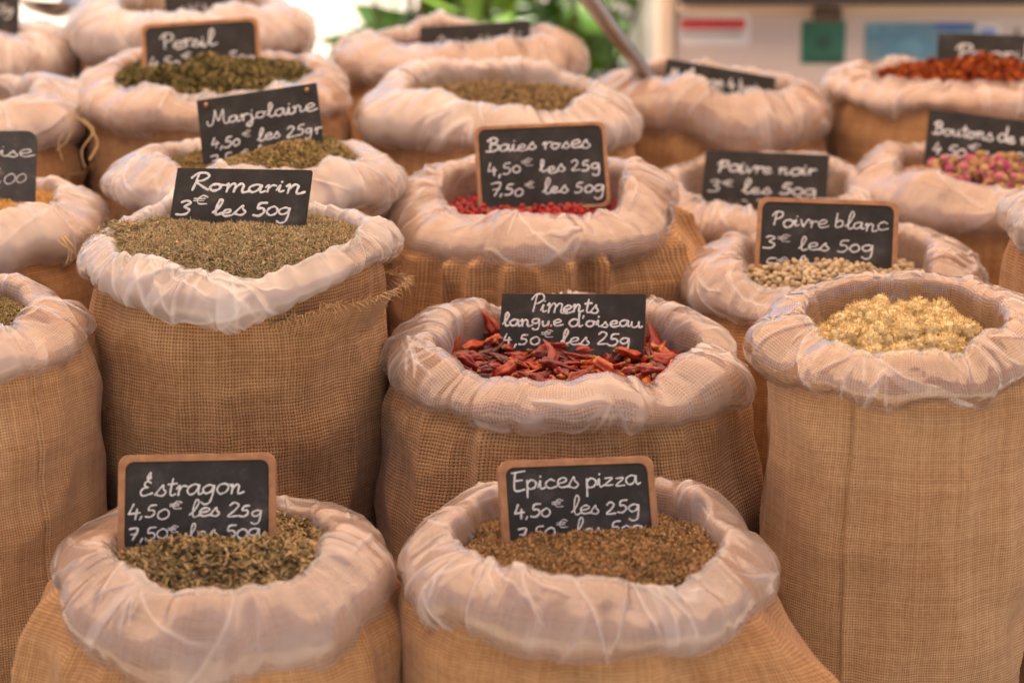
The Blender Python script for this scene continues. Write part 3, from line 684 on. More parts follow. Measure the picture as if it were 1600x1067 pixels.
for (x, y, z, l) in pts:
    if seen_over_rim(S, (x, y, z), -0.012) and y < S['c'].y + 0.62 * S['R'] and n_ch < 285:
        put_chilli(x, y, z, (rng.uniform(0, 2 * PI), rng.normal(0, 0.26), rng.uniform(0, 2 * PI)), rng.uniform(0.62, 1.0)); n_ch += 1
    else: hid.append((x, y, z))
tag(mesh_np("chilli_heap", Vb, Fb, M_CHR, attr={'tint': np.full(len(Vb), 0.12)}), "dark mass of chillies below the visible ones", "spice heap", kind="stuff")
def at_sack(S, u, v, dy): return at(u, v, S['c'].y + dy * S['R'])[0]
p = at_sack(S, 764, 506, 0.45); put_chilli(p.x, p.y, p.z, (0.3, -1.12, PI), 1.15, "dried red chilli standing upright left of the chilli slate")
p = at_sack(S, 693, 566, -0.05); put_chilli(p.x, p.y, p.z, (0.3, 0.5, 0.4), 0.9, "dried chilli poking out at the left end of the heap")
p = at_sack(S, 712, 545, 0.15); put_chilli(p.x, p.y, p.z, (0.3, -1.35, 0.4), 0.85, "dark maroon chilli with its tip pointing up at the left of the heap")
p = at_sack(S, 852, 528, 0.30); put_chilli(p.x, p.y, p.z, (0.3, -1.25, 0.2), 0.75, "dried chilli with its tip up in front of the chilli slate")
p = at_sack(S, 1018, 524, 0.30); put_chilli(p.x, p.y, p.z, (0.3, -0.7, 1.6), 0.8, "curled dried chilli at the right end of the chilli slate")

# rosebuds: overlapping petals round a cone, brown sepals below
def bud_mesh(sd):
    rng = np.random.default_rng(sd); Vs, Fs, ti, o, mi = [], [], [], 0, []
    nu, nv = 7, 8
    for layer in range(3):
        kk = 4 + layer
        for j in range(kk):
            a0 = j * 2 * PI / kk + layer * 0.5 + rng.normal(0, 0.12); u = np.linspace(-1, 1, nu); v = np.linspace(0, 1, nv); U, Vv = np.meshgrid(u, v, indexing='ij')
            rr = (0.0030 + 0.0016 * layer) * np.sin(PI * (0.18 + 0.66 * Vv)) * (1 + 0.08 * rng.normal()) + 0.0010 * np.clip(Vv - 0.8, 0, 1) * layer * 4
            aa = a0 + U * (1.0 - 0.2 * layer) * np.sqrt(np.clip(1.02 - Vv ** 3, 0, 1))
            zz = 0.0095 * Vv * (1.05 - 0.10 * layer) * (1 - 0.10 * U * U) - 0.003
            Vs.append(np.stack([rr * np.cos(aa), rr * np.sin(aa), zz], -1).reshape(-1, 3)); f = grid_faces(nu, nv) + o; Fs.append(f); o += nu * nv
            ti.append(np.full(nu * nv, np.clip(rng.uniform(0, 1), 0, 1))); mi.append(np.zeros(len(f), int))
    tv, tf = tube([(0, 0, -0.007), (0, 0, -0.0045), (0, 0, -0.003), (0, 0, -0.0012)], [0.0008, 0.0012, 0.0036, 0.0050], 9)
    Vs.append(tv); Fs.append(tf + o); ti.append(np.full(len(tv), 0.0)); mi.append(np.ones(len(tf), int))
    return np.concatenate(Vs), np.concatenate(Fs), np.concatenate(ti), np.concatenate(mi)
M_ROS = tint_mat("rose_petal", [(0, (0.34, 0.20, 0.07)), (0.48, (0.46, 0.28, 0.13)), (0.60, (0.46, 0.11, 0.14)), (0.8, (0.32, 0.03, 0.12)), (1, (0.54, 0.24, 0.18))], 0.8)
M_SEP = simple("dry_sepal", (0.32, 0.20, 0.07), 0.9, 0.2, var=0.25)
buds = []
for k in range(6):
    V, F, ti, mi = bud_mesh(300 + k); buds.append(data_mesh("rosebud", V, F, [M_ROS, M_SEP], tint=ti, mi=mi))
M_ROSR = tint_mat("rose_mass", [(0, (0.18, 0.09, 0.04)), (0.5, (0.38, 0.06, 0.12)), (1, (0.45, 0.27, 0.12))], 0.8)
scatter_things('rose', "dried_rosebud", "small dried pink rosebud among others in the sack at the right", "rosebud", "dried rosebuds", buds, M_ROS,
               -0.20, -0.02, 0.006, 0.0095, 0.004, limit=220, back=0.5, rest_name="rosebud_heap", rest_label="mass of rosebuds beneath the visible ones", rest_mat=M_ROSR, layers=2, scale=(0.9, 1.4), rough=0.03)

# chamomile: fluffy heads of drooping narrow petals
def cham_mesh(sd):
    rng = np.random.default_rng(sd); V0, F0 = ico(4)
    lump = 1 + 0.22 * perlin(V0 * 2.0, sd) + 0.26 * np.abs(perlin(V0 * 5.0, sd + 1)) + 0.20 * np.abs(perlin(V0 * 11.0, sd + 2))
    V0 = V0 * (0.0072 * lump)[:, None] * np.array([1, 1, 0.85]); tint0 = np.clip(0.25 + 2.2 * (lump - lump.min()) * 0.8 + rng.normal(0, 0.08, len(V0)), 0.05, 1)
    Vs, Fs, ti, o = [V0], [], [tint0], len(V0)
    for j in range(420):
        p = V0[rng.integers(len(V0))]; d = p / np.linalg.norm(p) + rng.normal(0, 0.55, 3); d /= np.linalg.norm(d); e = np.cross(d, rng.normal(size=3)); e /= np.linalg.norm(e); f = np.cross(d, e)
        L = rng.uniform(0.0014, 0.0036); wd = rng.uniform(0.0002, 0.00045); t = np.linspace(-0.1, 1, 3)[:, None]; mid = p + d * L * t + f * (rng.uniform(-0.6, 0.6) * L * t ** 2)
        ww = wd * np.array([1.0, 1.0, 0.3])[:, None]
        Vs.append(np.concatenate([mid - e * ww, mid + e * ww])); Fs.append(np.array([[0, 1, 4, 3], [1, 2, 5, 4]]) + o); o += 6; ti.append(np.full(6, np.clip(rng.normal(0.65, 0.25), 0.15, 1)))
    k = rng.integers(0, 2)
    if k == 0:                                                        # some heads show a scrap of green calyx
        g = np.argmax(V0 @ rng.normal(size=3)); near = np.linalg.norm(V0 - V0[g], axis=1) < 0.003; ti[0][near] = 0.0
    return np.concatenate(Vs), [np.concatenate(Fs), F0], np.concatenate(ti)
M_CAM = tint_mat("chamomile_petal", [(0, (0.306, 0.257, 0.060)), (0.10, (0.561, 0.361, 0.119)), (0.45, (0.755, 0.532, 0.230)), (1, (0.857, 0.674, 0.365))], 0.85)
cams = []
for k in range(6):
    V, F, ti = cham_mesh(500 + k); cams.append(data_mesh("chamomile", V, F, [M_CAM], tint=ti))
scatter_things('camomille', "chamomile_flower", "dried cream chamomile head in the fluffy pile of the clear lined sack", "flower head", "dried chamomile heads", cams, M_CAM,
               -0.30, -0.04, 0.008, 0.0105, 0.002, limit=200, back=0.8, rest_name="chamomile_heap", rest_label="mass of chamomile below the visible heads", rest_mat=M_CAM, layers=2, scale=(0.8, 1.25), rough=0.045)

# ------------------------------------------------------------------ slates with chalk pen handwriting
# glyph = (advance, [strokes]); x height 1, baseline 0
GL = {
 'a': (1.12, [[(.85,.85),(.5,1),(.12,.75),(.05,.35),(.3,.02),(.65,.25),(.86,.95),(.84,.3),(.95,.02),(1.2,.2)]]),
 'b': (1.0, [[(.12,2.0),(.12,1.0),(.14,.08),(.5,0),(.82,.35),(.7,.85),(.4,.95),(.16,.6)]]),
 'c': (.92, [[(.8,.8),(.5,1),(.12,.7),(.1,.3),(.4,.0),(.95,.2)]]),
 'd': (1.12, [[(.8,.85),(.45,1),(.1,.65),(.1,.25),(.4,0),(.75,.3),(.86,1.2),(.88,2.0)],[(.87,1.6),(.85,.4),(.95,.02),(1.2,.2)]]),
 'e': (.95, [[(.1,.42),(.6,.55),(.75,.8),(.5,1),(.15,.75),(.1,.3),(.4,.0),(1.0,.22)]]),
 'é': (.95, [[(.1,.42),(.6,.55),(.75,.8),(.5,1),(.15,.75),(.1,.3),(.4,.0),(1.0,.22)],[(.4,1.35),(.7,1.75)]]),
 'g': (1.05, [[(.82,.85),(.5,1),(.12,.75),(.1,.4),(.35,.15),(.7,.35),(.85,.95),(.86,0),(.75,-.75),(.4,-.95),(.1,-.7)]]),
 'h': (1.0, [[(.1,2),(.12,0)],[(.12,.5),(.4,.95),(.7,.8),(.72,.1),(.95,.05)]]),
 'i': (.58, [[(.0,.2),(.2,.95),(.2,.25),(.33,0),(.62,.2)],[(.22,1.38),(.27,1.5)]]),
 'j': (.6, [[(.25,.95),(.27,-.4),(.0,-.95),(-.25,-.6),(.6,.25)],[(.27,1.38),(.32,1.5)]]),
 'k': (.95, [[(.1,2),(.12,0)],[(.75,.98),(.15,.48),(.8,0)]]),
 'l': (.74, [[(.0,.28),(.3,.75),(.56,1.65),(.48,2.08),(.32,2.0),(.22,1.3),(.24,.35),(.4,.0),(.78,.25)]]),
 'm': (1.6, [[(.0,.75),(.15,.95),(.18,0)],[(.18,.45),(.4,.95),(.62,.8),(.62,.02)],[(.62,.45),(.88,.95),(1.12,.8),(1.12,.2),(1.27,0),(1.65,.2)]]),
 'n': (1.12, [[(.0,.75),(.15,.95),(.18,0)],[(.18,.45),(.42,.95),(.66,.8),(.66,.2),(.8,0),(1.15,.2)]]),
 'o': (1.02, [[(.6,.98),(.2,.85),(.06,.4),(.35,.0),(.75,.2),(.85,.65),(.58,.99),(.75,.86),(1.08,.85)]]),
 'p': (1.0, [[(.14,.98),(.13,0),(.1,-.95)],[(.13,.55),(.45,1),(.85,.75),(.75,.2),(.4,0),(.14,.18)]]),
 'q': (1.1, [[(.82,.85),(.5,1),(.12,.75),(.1,.35),(.35,.1),(.7,.35),(.85,.95)],[(.85,.95),(.84,-.2),(.7,-.95),(1.05,-.2)]]),
 'r': (.78, [[(0,.6),(.2,.95),(.22,0)],[(.22,.5),(.45,.92),(.78,.85)]]),
 's': (.78, [[(-.05,.08),(.42,1.05),(.5,.72),(.74,.35),(.5,0),(.1,.12)]]),
 't': (.7, [[(.3,1.7),(.3,.3),(.45,0),(.75,.15)],[(.0,1.1),(.68,1.2)]]),
 'u': (1.08, [[(.08,.95),(.1,.25),(.35,0),(.7,.3),(.8,.95)],[(.8,.95),(.8,.25),(.95,.0),(1.15,.2)]]),
 'v': (.92, [[(.05,.95),(.35,.02),(.42,.02),(.75,.92),(.98,.86)]]),
 'z': (.92, [[(.1,.9),(.8,.92),(.1,.05),(.88,.05)]]),
 'R': (1.35, [[(.36,1.9),(.36,1),(.3,0)],[(.0,1.4),(.3,1.92),(.8,2),(1.05,1.6),(.75,1.15),(.38,1.0),(.8,.5),(1.3,.05)]]),
 'Ɛ': (1.25, [[(.95,1.6),(.6,1.95),(.5,2.5),(.7,2.95),(.72,2.5),(.5,2.2),(.8,2.15),(.78,2.45),(.5,2.3)],[(.95,1.6),(.65,1.85),(.35,1.6),(.45,1.2),(.75,1.08),(.3,.95),(.12,.45),(.45,.0),(1.3,.35)]]),
 'E': (1.15, [[(.3,1.9),(.2,0),(1.0,.06)],[(.0,1.85),(.3,1.9),(1.1,2.05)],[(.25,1.0),(.85,1.06)]]),
 'P': (1.1, [[(.38,1.9),(.32,0)],[(.0,1.35),(.3,1.92),(.85,1.95),(1.05,1.45),(.7,1.0),(.36,.9)]]),
 'B': (1.15, [[(.32,1.9),(.3,.0)],[(.0,1.5),(.4,2.0),(.9,1.8),(.8,1.3),(.4,1.08),(.95,.9),(1.02,.3),(.5,-.05),(-.1,-.02)]]),
 'M': (1.85, [[(-.1,.6),(-.05,.05),(.3,.1),(.55,1.3),(.62,1.95),(.85,.5),(1.3,1.95),(1.3,.4),(1.5,0),(1.85,.2)]]),
 'A': (1.15, [[(.0,0),(.6,1.95),(1.1,0)],[(.25,.7),(.95,.7)]]),
 'C': (1.2, [[(1.0,1.6),(.6,1.95),(.15,1.4),(.15,.5),(.55,.0),(1.1,.4)]]),
 '0': (.95, [[(.5,1.15),(.12,.8),(.1,.28),(.45,0),(.82,.35),(.78,.9),(.5,1.15)]]),
 '1': (.6, [[(.1,1.2),(.4,1.65),(.4,0)]]),
 '2': (1.0, [[(.1,1.3),(.4,1.65),(.75,1.35),(.5,.7),(.08,.06),(.92,.1)]]),
 '3': (1.0, [[(.1,1.5),(.5,1.72),(.82,1.42),(.42,.95),(.84,.6),(.72,.1),(.3,-.05),(-.08,.0)]]),
 '4': (.95, [[(.32,1.7),(.08,.62),(.12,.56),(.88,.68)],[(.62,1.1),(.6,-.12)]]),
 '5': (.98, [[(.88,1.62),(.36,1.52),(.26,.95),(.65,.92),(.82,.48),(.5,.0),(.05,.06)]]),
 '7': (1.0, [[(.1,1.55),(.9,1.6),(.45,0)],[(.28,.8),(.85,.86)]]),
 '€': (1.15, [[(.98,1.85),(.6,2.05),(.3,1.6),(.45,1.12),(1.0,1.12)],[(.02,1.68),(.8,1.72)],[(.02,1.44),(.75,1.48)]]),
 ',': (.45, [[(.22,.15),(.08,-.32)]]), '.': (.4, [[(.12,.05),(.18,.1)]]), "'": (.62, [[(.34,1.55),(.26,1.1)]]), ' ': (.62, []),
}
def smooth_path(pts, per=7):
    P = np.array(pts, float)
    if len(P) == 2: return P[0] + (P[1] - P[0]) * np.linspace(0, 1, 4)[:, None]
    return catmull_matrix(len(P), (len(P) - 1) * per + 1) @ P

def stroke_solid(P2, w_, rng, lift):
    """paint bead along a 2-D path (x right, y up), a flattened half tube"""
    n = len(P2); T = np.gradient(P2, axis=0); T /= np.linalg.norm(T, axis=1)[:, None] + 1e-9; Nn = np.stack([-T[:, 1], T[:, 0]], 1)
    hw = w_ * 0.5 * (1 + 0.14 * np.sin(np.arange(n) * 0.7 + rng.uniform(0, 6)) + rng.normal(0, 0.05, n))
    P2 = np.concatenate([P2[:1] - T[:1] * hw[0] * 0.6, P2, P2[-1:] + T[-1:] * hw[-1] * 0.6]); Nn = np.concatenate([Nn[:1], Nn, Nn[-1:]]); hw = np.concatenate([[hw[0] * .35], hw, [hw[-1] * .35]]); n += 2
    hgt = 0.00035; prof = [(-1, 0), (-.6, .8), (0, 1), (.6, .8), (1, 0)]
    V = np.stack([np.stack([P2[:, 0] + Nn[:, 0] * hw * a, P2[:, 1] + Nn[:, 1] * hw * a, lift + hgt * b + 0 * hw], 1) for a, b in prof], 1).reshape(-1, 3)
    return V, grid_faces(n, 5)

def write(text, x0, x1, ybase, xh, pen, rng, slope=0.0):
    """paths of a written line stretched between x0 and x1 (metres on the slate)"""
    x = 0; st = []; thin = []; slant = rng.uniform(-0.02, 0.22)
    for ch in text:
        adv, strokes = GL[ch]; jy = rng.normal(0, 0.08); js = 1 + rng.normal(0, 0.09)
        for s_ in strokes: st.append(smooth_path([(x + px * js, py * js + jy) for px, py in s_])); thin.append(0.58 if ch in '€' else 1.0)
        x += adv * (1 + rng.normal(0, 0.02))
    kx = (x1 - x0) / x; out = []
    for p in st:
        q = np.stack([x0 + p[:, 0] * kx + p[:, 1] * xh * slant, ybase + p[:, 1] * xh], 1); q[:, 1] += slope * (q[:, 0] - x0); out.append(q)
    return list(zip(out, thin))

M_SLATE = NT("slate"); tc = M_SLATE.n("TexCoord")
n1 = M_SLATE.noise(tc.outputs["Object"], 35, 5, 0.65); n2 = M_SLATE.noise(tc.outputs["Object"], 500, 3)
smear = M_SLATE.ramp(n1.outputs[0], [(0.35, (0.020, 0.018, 0.0165)), (0.55, (0.031, 0.027, 0.025)), (0.75, (0.075, 0.067, 0.062))])
bpn = M_SLATE.n("Bump", i_Height=n2.outputs[0]); bpn.inputs["Strength"].default_value = 0.25; bpn.inputs["Distance"].default_value = 0.0005
bs_ = M_SLATE.bsdf(Base_Color=smear, Roughness=0.75, Normal=bpn); bs_.inputs['Specular IOR Level'].default_value = 0.22; M_SLATE = M_SLATE.done(bs_)
ws = NT("worn_slate"); tc = ws.n("TexCoord"); n1 = ws.noise(tc.outputs["Object"], 60, 5, 0.7)
M_WORN = ws.done(ws.bsdf(Base_Color=ws.ramp(n1.outputs[0], [(0.4, (0.016, 0.015, 0.015)), (0.60, (0.035, 0.03, 0.028)), (0.70, (0.16, 0.11, 0.07))]), Roughness=0.6))
fw = NT("frame_wood"); tc = fw.n("TexCoord"); mp = fw.n("Mapping", i_Vector=tc.outputs["Object"]); mp.inputs["Scale"].default_value = (40, 40, 400)
n1 = fw.noise(mp.outputs[0], 3, 4); M_FRAME = fw.done(fw.bsdf(Base_Color=fw.ramp(n1.outputs[0], [(0.3, (0.24, 0.10, 0.04)), (0.7, (0.40, 0.19, 0.075))]), Roughness=0.55))
ch = NT("chalk_paint"); tc = ch.n("TexCoord"); n1 = ch.noise(tc.outputs["Object"], 700, 3, 0.7)
M_CHALK = ch.done(ch.bsdf(Base_Color=ch.ramp(n1.outputs[0], [(0.32, (0.34, 0.32, 0.31)), (0.54, (0.64, 0.62, 0.61))]), Roughness=0.8))
M_HOLE = simple("peg", (0.45, 0.22, 0.08), 0.6)

def rounded_rect(w_, h_, r, n=5):
    pts = []
    for cx, cy, a0 in ((w_ / 2 - r, h_ / 2 - r, 0), (-w_ / 2 + r, h_ / 2 - r, 90), (-w_ / 2 + r, -h_ / 2 + r, 180), (w_ / 2 - r, -h_ / 2 + r, 270)):
        for k in range(n + 1):
            a = math.radians(a0 + 90 * k / n); pts.append((cx + r * math.cos(a), cy + r * math.sin(a)))
    return pts

def plate(bm, w_, h_, r, z0, z1, bev=0.0004):
    pts = rounded_rect(w_, h_, r); lo = [bm.verts.new((x, y, z0)) for x, y in pts]; hi = [bm.verts.new((x, y, z1 - bev)) for x, y in pts]
    k = 1 - 2 * bev / min(w_, h_); top = [bm.verts.new((x * k, y * k, z1)) for x, y in pts]; n = len(pts)
    for a, b in ((lo, hi), (hi, top)):
        for i in range(n): bm.faces.new((a[i], a[(i + 1) % n], b[(i + 1) % n], b[i]))
    bm.faces.new(top); bm.faces.new(lo[::-1])

def slate(label, tl, tr, left_dir, Y, hw=0.66, framed=False, lines=(), pen=0.013, dy=0.22, worn=False, pegs=False, corner=0.0, fr=0.045):
    """tl, tr: photograph positions of the top corners; left_dir: where the left edge runs down to"""
    pc, t = at((tl[0] + tr[0]) / 2, (tl[1] + tr[1]) / 2, Y)
    ux = np.array([tr[0] - tl[0], -(tr[1] - tl[1])], float); Wpx = np.hypot(*ux); ux /= Wpx
    uy = np.array([tl[0] - left_dir[0], -(tl[1] - left_dir[1])], float); uy /= np.hypot(*uy)
    dx = float(np.clip(-(ux @ uy) / dy, -0.2, 0.2))
    ex = np.array([ux[0], ux[1], -dx]); ey_ = np.array([uy[0], uy[1], -dy]); ex /= np.linalg.norm(ex); ey_ -= ex * (ex @ ey_); ey_ /= np.linalg.norm(ey_); ez = np.cross(ex, ey_)
    Rm = cam.rotation_euler.to_matrix() @ Matrix(np.stack([ex, ey_, ez], 1).tolist())
    W = Wpx * t / FPX / max(0.8, math.sqrt(1 - dx * dx) if abs(dx) < 1 else 1); H = W * hw
    ctr = pc + Rm @ Vector((0, -H / 2, 0))
    root = empty("slate_sign", ctr, label, "price sign", "slate price signs in the sacks"); root.rotation_euler = Rm.to_euler()
    th = 0.004 if not framed else 0.005
    rng = np.random.default_rng(abs(hash(lines[0][0])) % 1000 if False else sum(ord(c_) for c_ in lines[0][0]))
    m = W * fr if framed else 0
    bm = bmesh.new(); plate(bm, W - 2 * m, H - 2 * m, (0.006 if framed else (0.0008 + corner)) * (W / 0.11), -th / 2, th / 2)
    bm_obj("board", bm, M_WORN if worn else M_SLATE, root)
    if framed:
        o_ = rounded_rect(W, H, 0.007 * W / 0.11); i_ = rounded_rect(W - 2 * m, H - 2 * m, 0.006 * W / 0.11); n = len(o_); e = 0.0006
        bm = bmesh.new(); z0, z1 = -th / 2 - 0.0008, th / 2 + 0.0008
        rings = [[bm.verts.new((x, y, z)) for x, y in pts] for pts, z in ((i_, z0), (o_, z0), (o_, z1 - e), ([(x * (1 - 2 * e / W), y * (1 - 2 * e / W)) for x, y in o_], z1), ([(x * (1 + e / W), y * (1 + e / W)) for x, y in i_], z1), (i_, z1 - e))]
        for q in range(6):
            a, b = rings[q], rings[(q + 1) % 6]
            for i in range(n): bm.faces.new((a[i], a[(i + 1) % n], b[(i + 1) % n], b[i]))
        bmesh.ops.recalc_face_normals(bm, faces=bm.faces); bm_obj("frame", bm, M_FRAME, root)
    parts = []
    k = 0
    for (text, x0, x1, yb, xh) in lines[0:]:
        for p, thn in write(text, (x0 - 0.5) * W, (x1 - 0.5) * W, H / 2 - yb * W, xh * 0.88 * W, pen, rng):
            p[:, 1] = np.maximum(p[:, 1], -H / 2 + m + 0.002)
            parts.append(stroke_solid(p, pen * W * thn * rng.uniform(0.58, 0.80), rng, th / 2 + 0.00002 + k * 0.000003)); k += 1
    V, F = merge(parts); mesh_np("lettering", V, F, M_CHALK, root)
    if pegs:
        for sx in (-0.42, 0.42):
            V, F = tube([(sx * W, H / 2 - 0.055 * W, th / 2 - 0.001), (sx * W, H / 2 - 0.055 * W, th / 2 + 0.0015), (sx * W + 0.002, H / 2 - 0.06 * W, th / 2 + 0.003)], [0.0022, 0.0022, 0.001], 8); mesh_np("peg", V, F, M_HOLE, root)
    return root

def sy(key, k): return SACKS[key]['c'].y + k * SACKS[key]['R']
L25, L50 = "4,50€ les 25g", "7,50€ les 50g"
slate("wood framed slate reading Estragon in the front left sack", (187, 712), (431, 708), (190, 835), sy('estragon', 0.22), framed=True,
      lines=(("Ɛstragon", .13, .80, .262, .074), (L25, .06, .92, .405, .056), (L50, .065, .90, .545, .056)), pen=0.0165)
slate("wood framed slate reading Epices pizza in the front centre sack", (777, 720), (1020, 714), (787, 836), sy('epices', 0.24), framed=True,
      lines=(("Epices pizza", .08, .895, .185, .064), (L25, .08, .885, .36, .055), (L50, .085, .89, .495, .055)), pen=0.0155)
slate("plain slate reading Romarin standing in the rosemary mound", (275, 262), (490, 269), (262, 332), sy('romarin', 0.22),
      lines=(("Romarin", .10, .95, .18, .070), ("3€ les 50g", .05, .89, .355, .068)), pen=0.024, dy=0.3)
slate("plain slate reading Piments langue d'oiseau above the chillies", (785, 459), (1008, 461), (776, 530), sy('piments', 0.38),
      lines=(("Piments", .20, .68, .135, .062), ("langue d'oiseau", .02, .985, .232, .050), (L25, .03, .92, .365, .058)), pen=0.0195, hw=0.6, dy=0.26)
slate("wood framed slate reading Baies roses above the pink peppercorns", (740, 200), (945, 190), (747, 310), sy('baies', 0.18), framed=True, hw=0.68,
      lines=(("Baies roses", .09, .86, .205, .060), (L25, .085, .95, .385, .060), (L50, .085, .955, .555, .060)), pen=0.0175, fr=0.03)
slate("wood framed smudged slate reading Poivre blanc in the white peppercorns", (1187, 308), (1402, 318), (1178, 412), sy('blanc', 0.22), framed=True,
      lines=(("Poivre blanc", .10, .92, .215, .062), ("3€ les 50g", .06, .84, .385, .060), ("5€ les 100g", .06, .86, .54, .056)), pen=0.0155, dy=0.25, fr=0.035)
slate("plain slate reading Poivre noir leaning behind the white pepper slate", (1105, 234), (1293, 245), (1091, 300), sy('noir', 0.15),
      lines=(("Poivre noir", .10, .90, .185, .062), ("3€ les 50g", .05, .92, .36, .062), ("5,00€ les 100g", .03, .95, .52, .05)), pen=0.021, dy=0.28)
slate("tilted plain slate with two pegs reading Marjolaine", (307, 158), (495, 131), (318, 240), sy('marjolaine', 0.12), pegs=True,
      lines=(("Marjolaine", .08, .97, .235, .066), (L25 + "r", .08, 1.0, .43, .062), (L50, .06, .9, .58, .062)), pen=0.019)
slate("tilted wood framed slate reading Persil in the parsley", (221, 41), (403, 27), (226, 96), sy('persil', 0.15), framed=True,
      lines=(("Persil", .16, .62, .235, .068), ("4,50€ les 50g", .05, .95, .40, .060)), pen=0.021, fr=0.035)
slate("slate sloping down to the right reading Boutons de rose above the rosebuds", (1453, 171), (1648, 197), (1443, 240), sy('rose', 0.22),
      lines=(("Boutons de rose", .05, .97, .20, .062), (L25, .05, .92, .37, .060)), pen=0.022)
slate("plain slate reading Paprika standing in orange red flakes", (1470, 50), (1668, 62), (1462, 105), sy('paprika', 0.22),
      lines=(("Paprika", .14, .88, .21, .068), ("4,50€ les 50g", .03, .95, .38, .060)), pen=0.022)
slate("slate sloping down to the right reading Mélange behind the scoop sack's collar", (1042, 93), (1212, 122), (1036, 130), sy('melange', 0.02),
      lines=(("Mélange 4 baies", .03, .97, .19, .066), ("4,50€ les 50g", .05, .95, .36, .060)), pen=0.022)
slate("small blurred slate with a faint star anise line in the farthest middle sack", (656, 41), (828, 36), (655, 80), sy('etoile', 0.05),
      lines=(("Anis étoilé", .14, .94, .20, .060), (L25, .08, .92, .36, .055)), pen=0.015)
slate("worn slate with rounded corners and stains at the left edge", (-145, 207), (57, 205), (-143, 300), sy('chinoise', 0.12), worn=True, corner=0.008, hw=0.62,
      lines=(("Chinoise", .18, .965, .21, .055), ("5,00", .62, .93, .42, .075)), pen=0.013)
slate("dark slate behind the parsley slate at the top edge", (258, -26), (378, -30), (272, 25), sy('citron', 0.0), corner=0.006,
      lines=(("Citronnelle", .10, .93, .22, .060), (L25, .2, .8, .42, .055)), pen=0.016)
slate("dark slate in the top left corner over a brown heap", (-120, -42), (28, -40), (-118, 20), sy('anis', 0.05),
      lines=(("Anis vert", .15, .95, .24, .066), (L25, .1, .93, .43, .060)), pen=0.018)

# ------------------------------------------------------------------ frayed hems and loose threads (parts of their sacks)
M_THREAD = simple("jute_thread", (0.52, 0.34, 0.17), 0.9, 0.1, var=0.2, scale=300)
def frayed_hem(key, a0, a1, rin, z0, hgt, flare, nthread=130, burl='coarse'):
    S = SACKS[key]; R, ey = S['R'], S['ey']; rng = np.random.default_rng(S['seed'] + 77)
    n, m = 90, 14; A = np.radians(np.linspace(a0, a1, n)); t = np.linspace(0, 1, m); AA, T = np.meshgrid(A, t, indexing='ij')
    ramp_ = np.sin(PI * np.clip((AA - A[0]) / (A[-1] - A[0]), 0, 1)) ** 0.5
    wob = perlin(np.stack([AA * 4, T * 1.5, 0 * T], -1), S['seed'])
    r = R * (rin + ramp_ * flare * T ** 1.5 + 0.03 * wob * T - 0.05 * (1 - ramp_)); z = S['zc0'] + R * (z0 + hgt * T * (0.55 + 0.45 * ramp_) + 0.03 * wob)
    P = np.stack([r * np.cos(AA), r * np.sin(AA) * ey, z], -1)
    uv = np.stack([AA * R, T * hgt * R], -1).reshape(-1, 2)
    hem = mesh_np("frayed_hem", P.reshape(-1, 3), grid_faces(n, m), BURLAP[burl], S['root'], uv=uv)
    parts = []
    for k in range(nthread):
        i = rng.integers(2, n - 2); p = P[i, -1 if rng.uniform() < .8 else -2]; out = np.array([math.cos(A[i]), math.sin(A[i]) * ey, 0]); ln = rng.uniform(0.002, 0.0095)
        d = out * rng.uniform(0.2, 1.1) + np.array([0, 0, rng.uniform(-0.7, 0.8)]) + rng.normal(0, 0.35, 3); d /= np.linalg.norm(d); q = rng.normal(0, 0.4, 3)
        s_ = np.linspace(0, 1, 6)[:, None]; pts = p + d * ln * s_ + (q - np.array([0, 0, 0.7])) * ln * s_ ** 2 * 0.5
        parts.append(tube(pts, np.linspace(0.00034, 0.00014, 6), 4))
    V, F = merge(parts); mesh_np("fringe", V, F, M_THREAD, hem)
frayed_hem('romarin', -72, 28, 0.92, -0.52, 0.26, 0.16, 260)
frayed_hem('gauche', -75, 10, 0.95, -0.72, 0.20, 0.10, 60, 'warm')

def threads(key, specs):
    S = SACKS[key]; b = S['base']; parts = []
    for pts, rad in specs:
        P = np.array([(at(u, v, S['c'].y + d * S['R'])[0] - b)[:] for u, v, d in pts]); parts.append(tube(catmull_matrix(len(P), 24) @ P, rad, 5))
    V, F = merge(parts); mesh_np("loose_thread", V, F, M_THREAD, S['root'])
threads('gauche', [([(120, 183, -.85), (140, 200, -.88), (152, 225, -.9), (140, 250, -.95)], 0.0011), ([(130, 185, -.9), (146, 205, -.95), (128, 235, -1.0), (133, 262, -1.0)], 0.0007),
                   ([(100, 205, -1), (92, 225, -1.02), (98, 250, -1.02)], 0.0006), ([(112, 203, -1), (104, 222, -1.03), (88, 236, -1.03)], 0.0005)])
threads('chinoise', [([(95, 370, -.9), (104, 382, -.95), (108, 398, -.97), (104, 412, -.97)], 0.0010), ([(100, 368, -.9), (108, 378, -.95), (116, 388, -.97), (120, 404, -.97)], 0.0008), ([(90, 375, -.93), (100, 384, -.98), (112, 392, -1.0), (110, 408, -1.0)], 0.0006)])

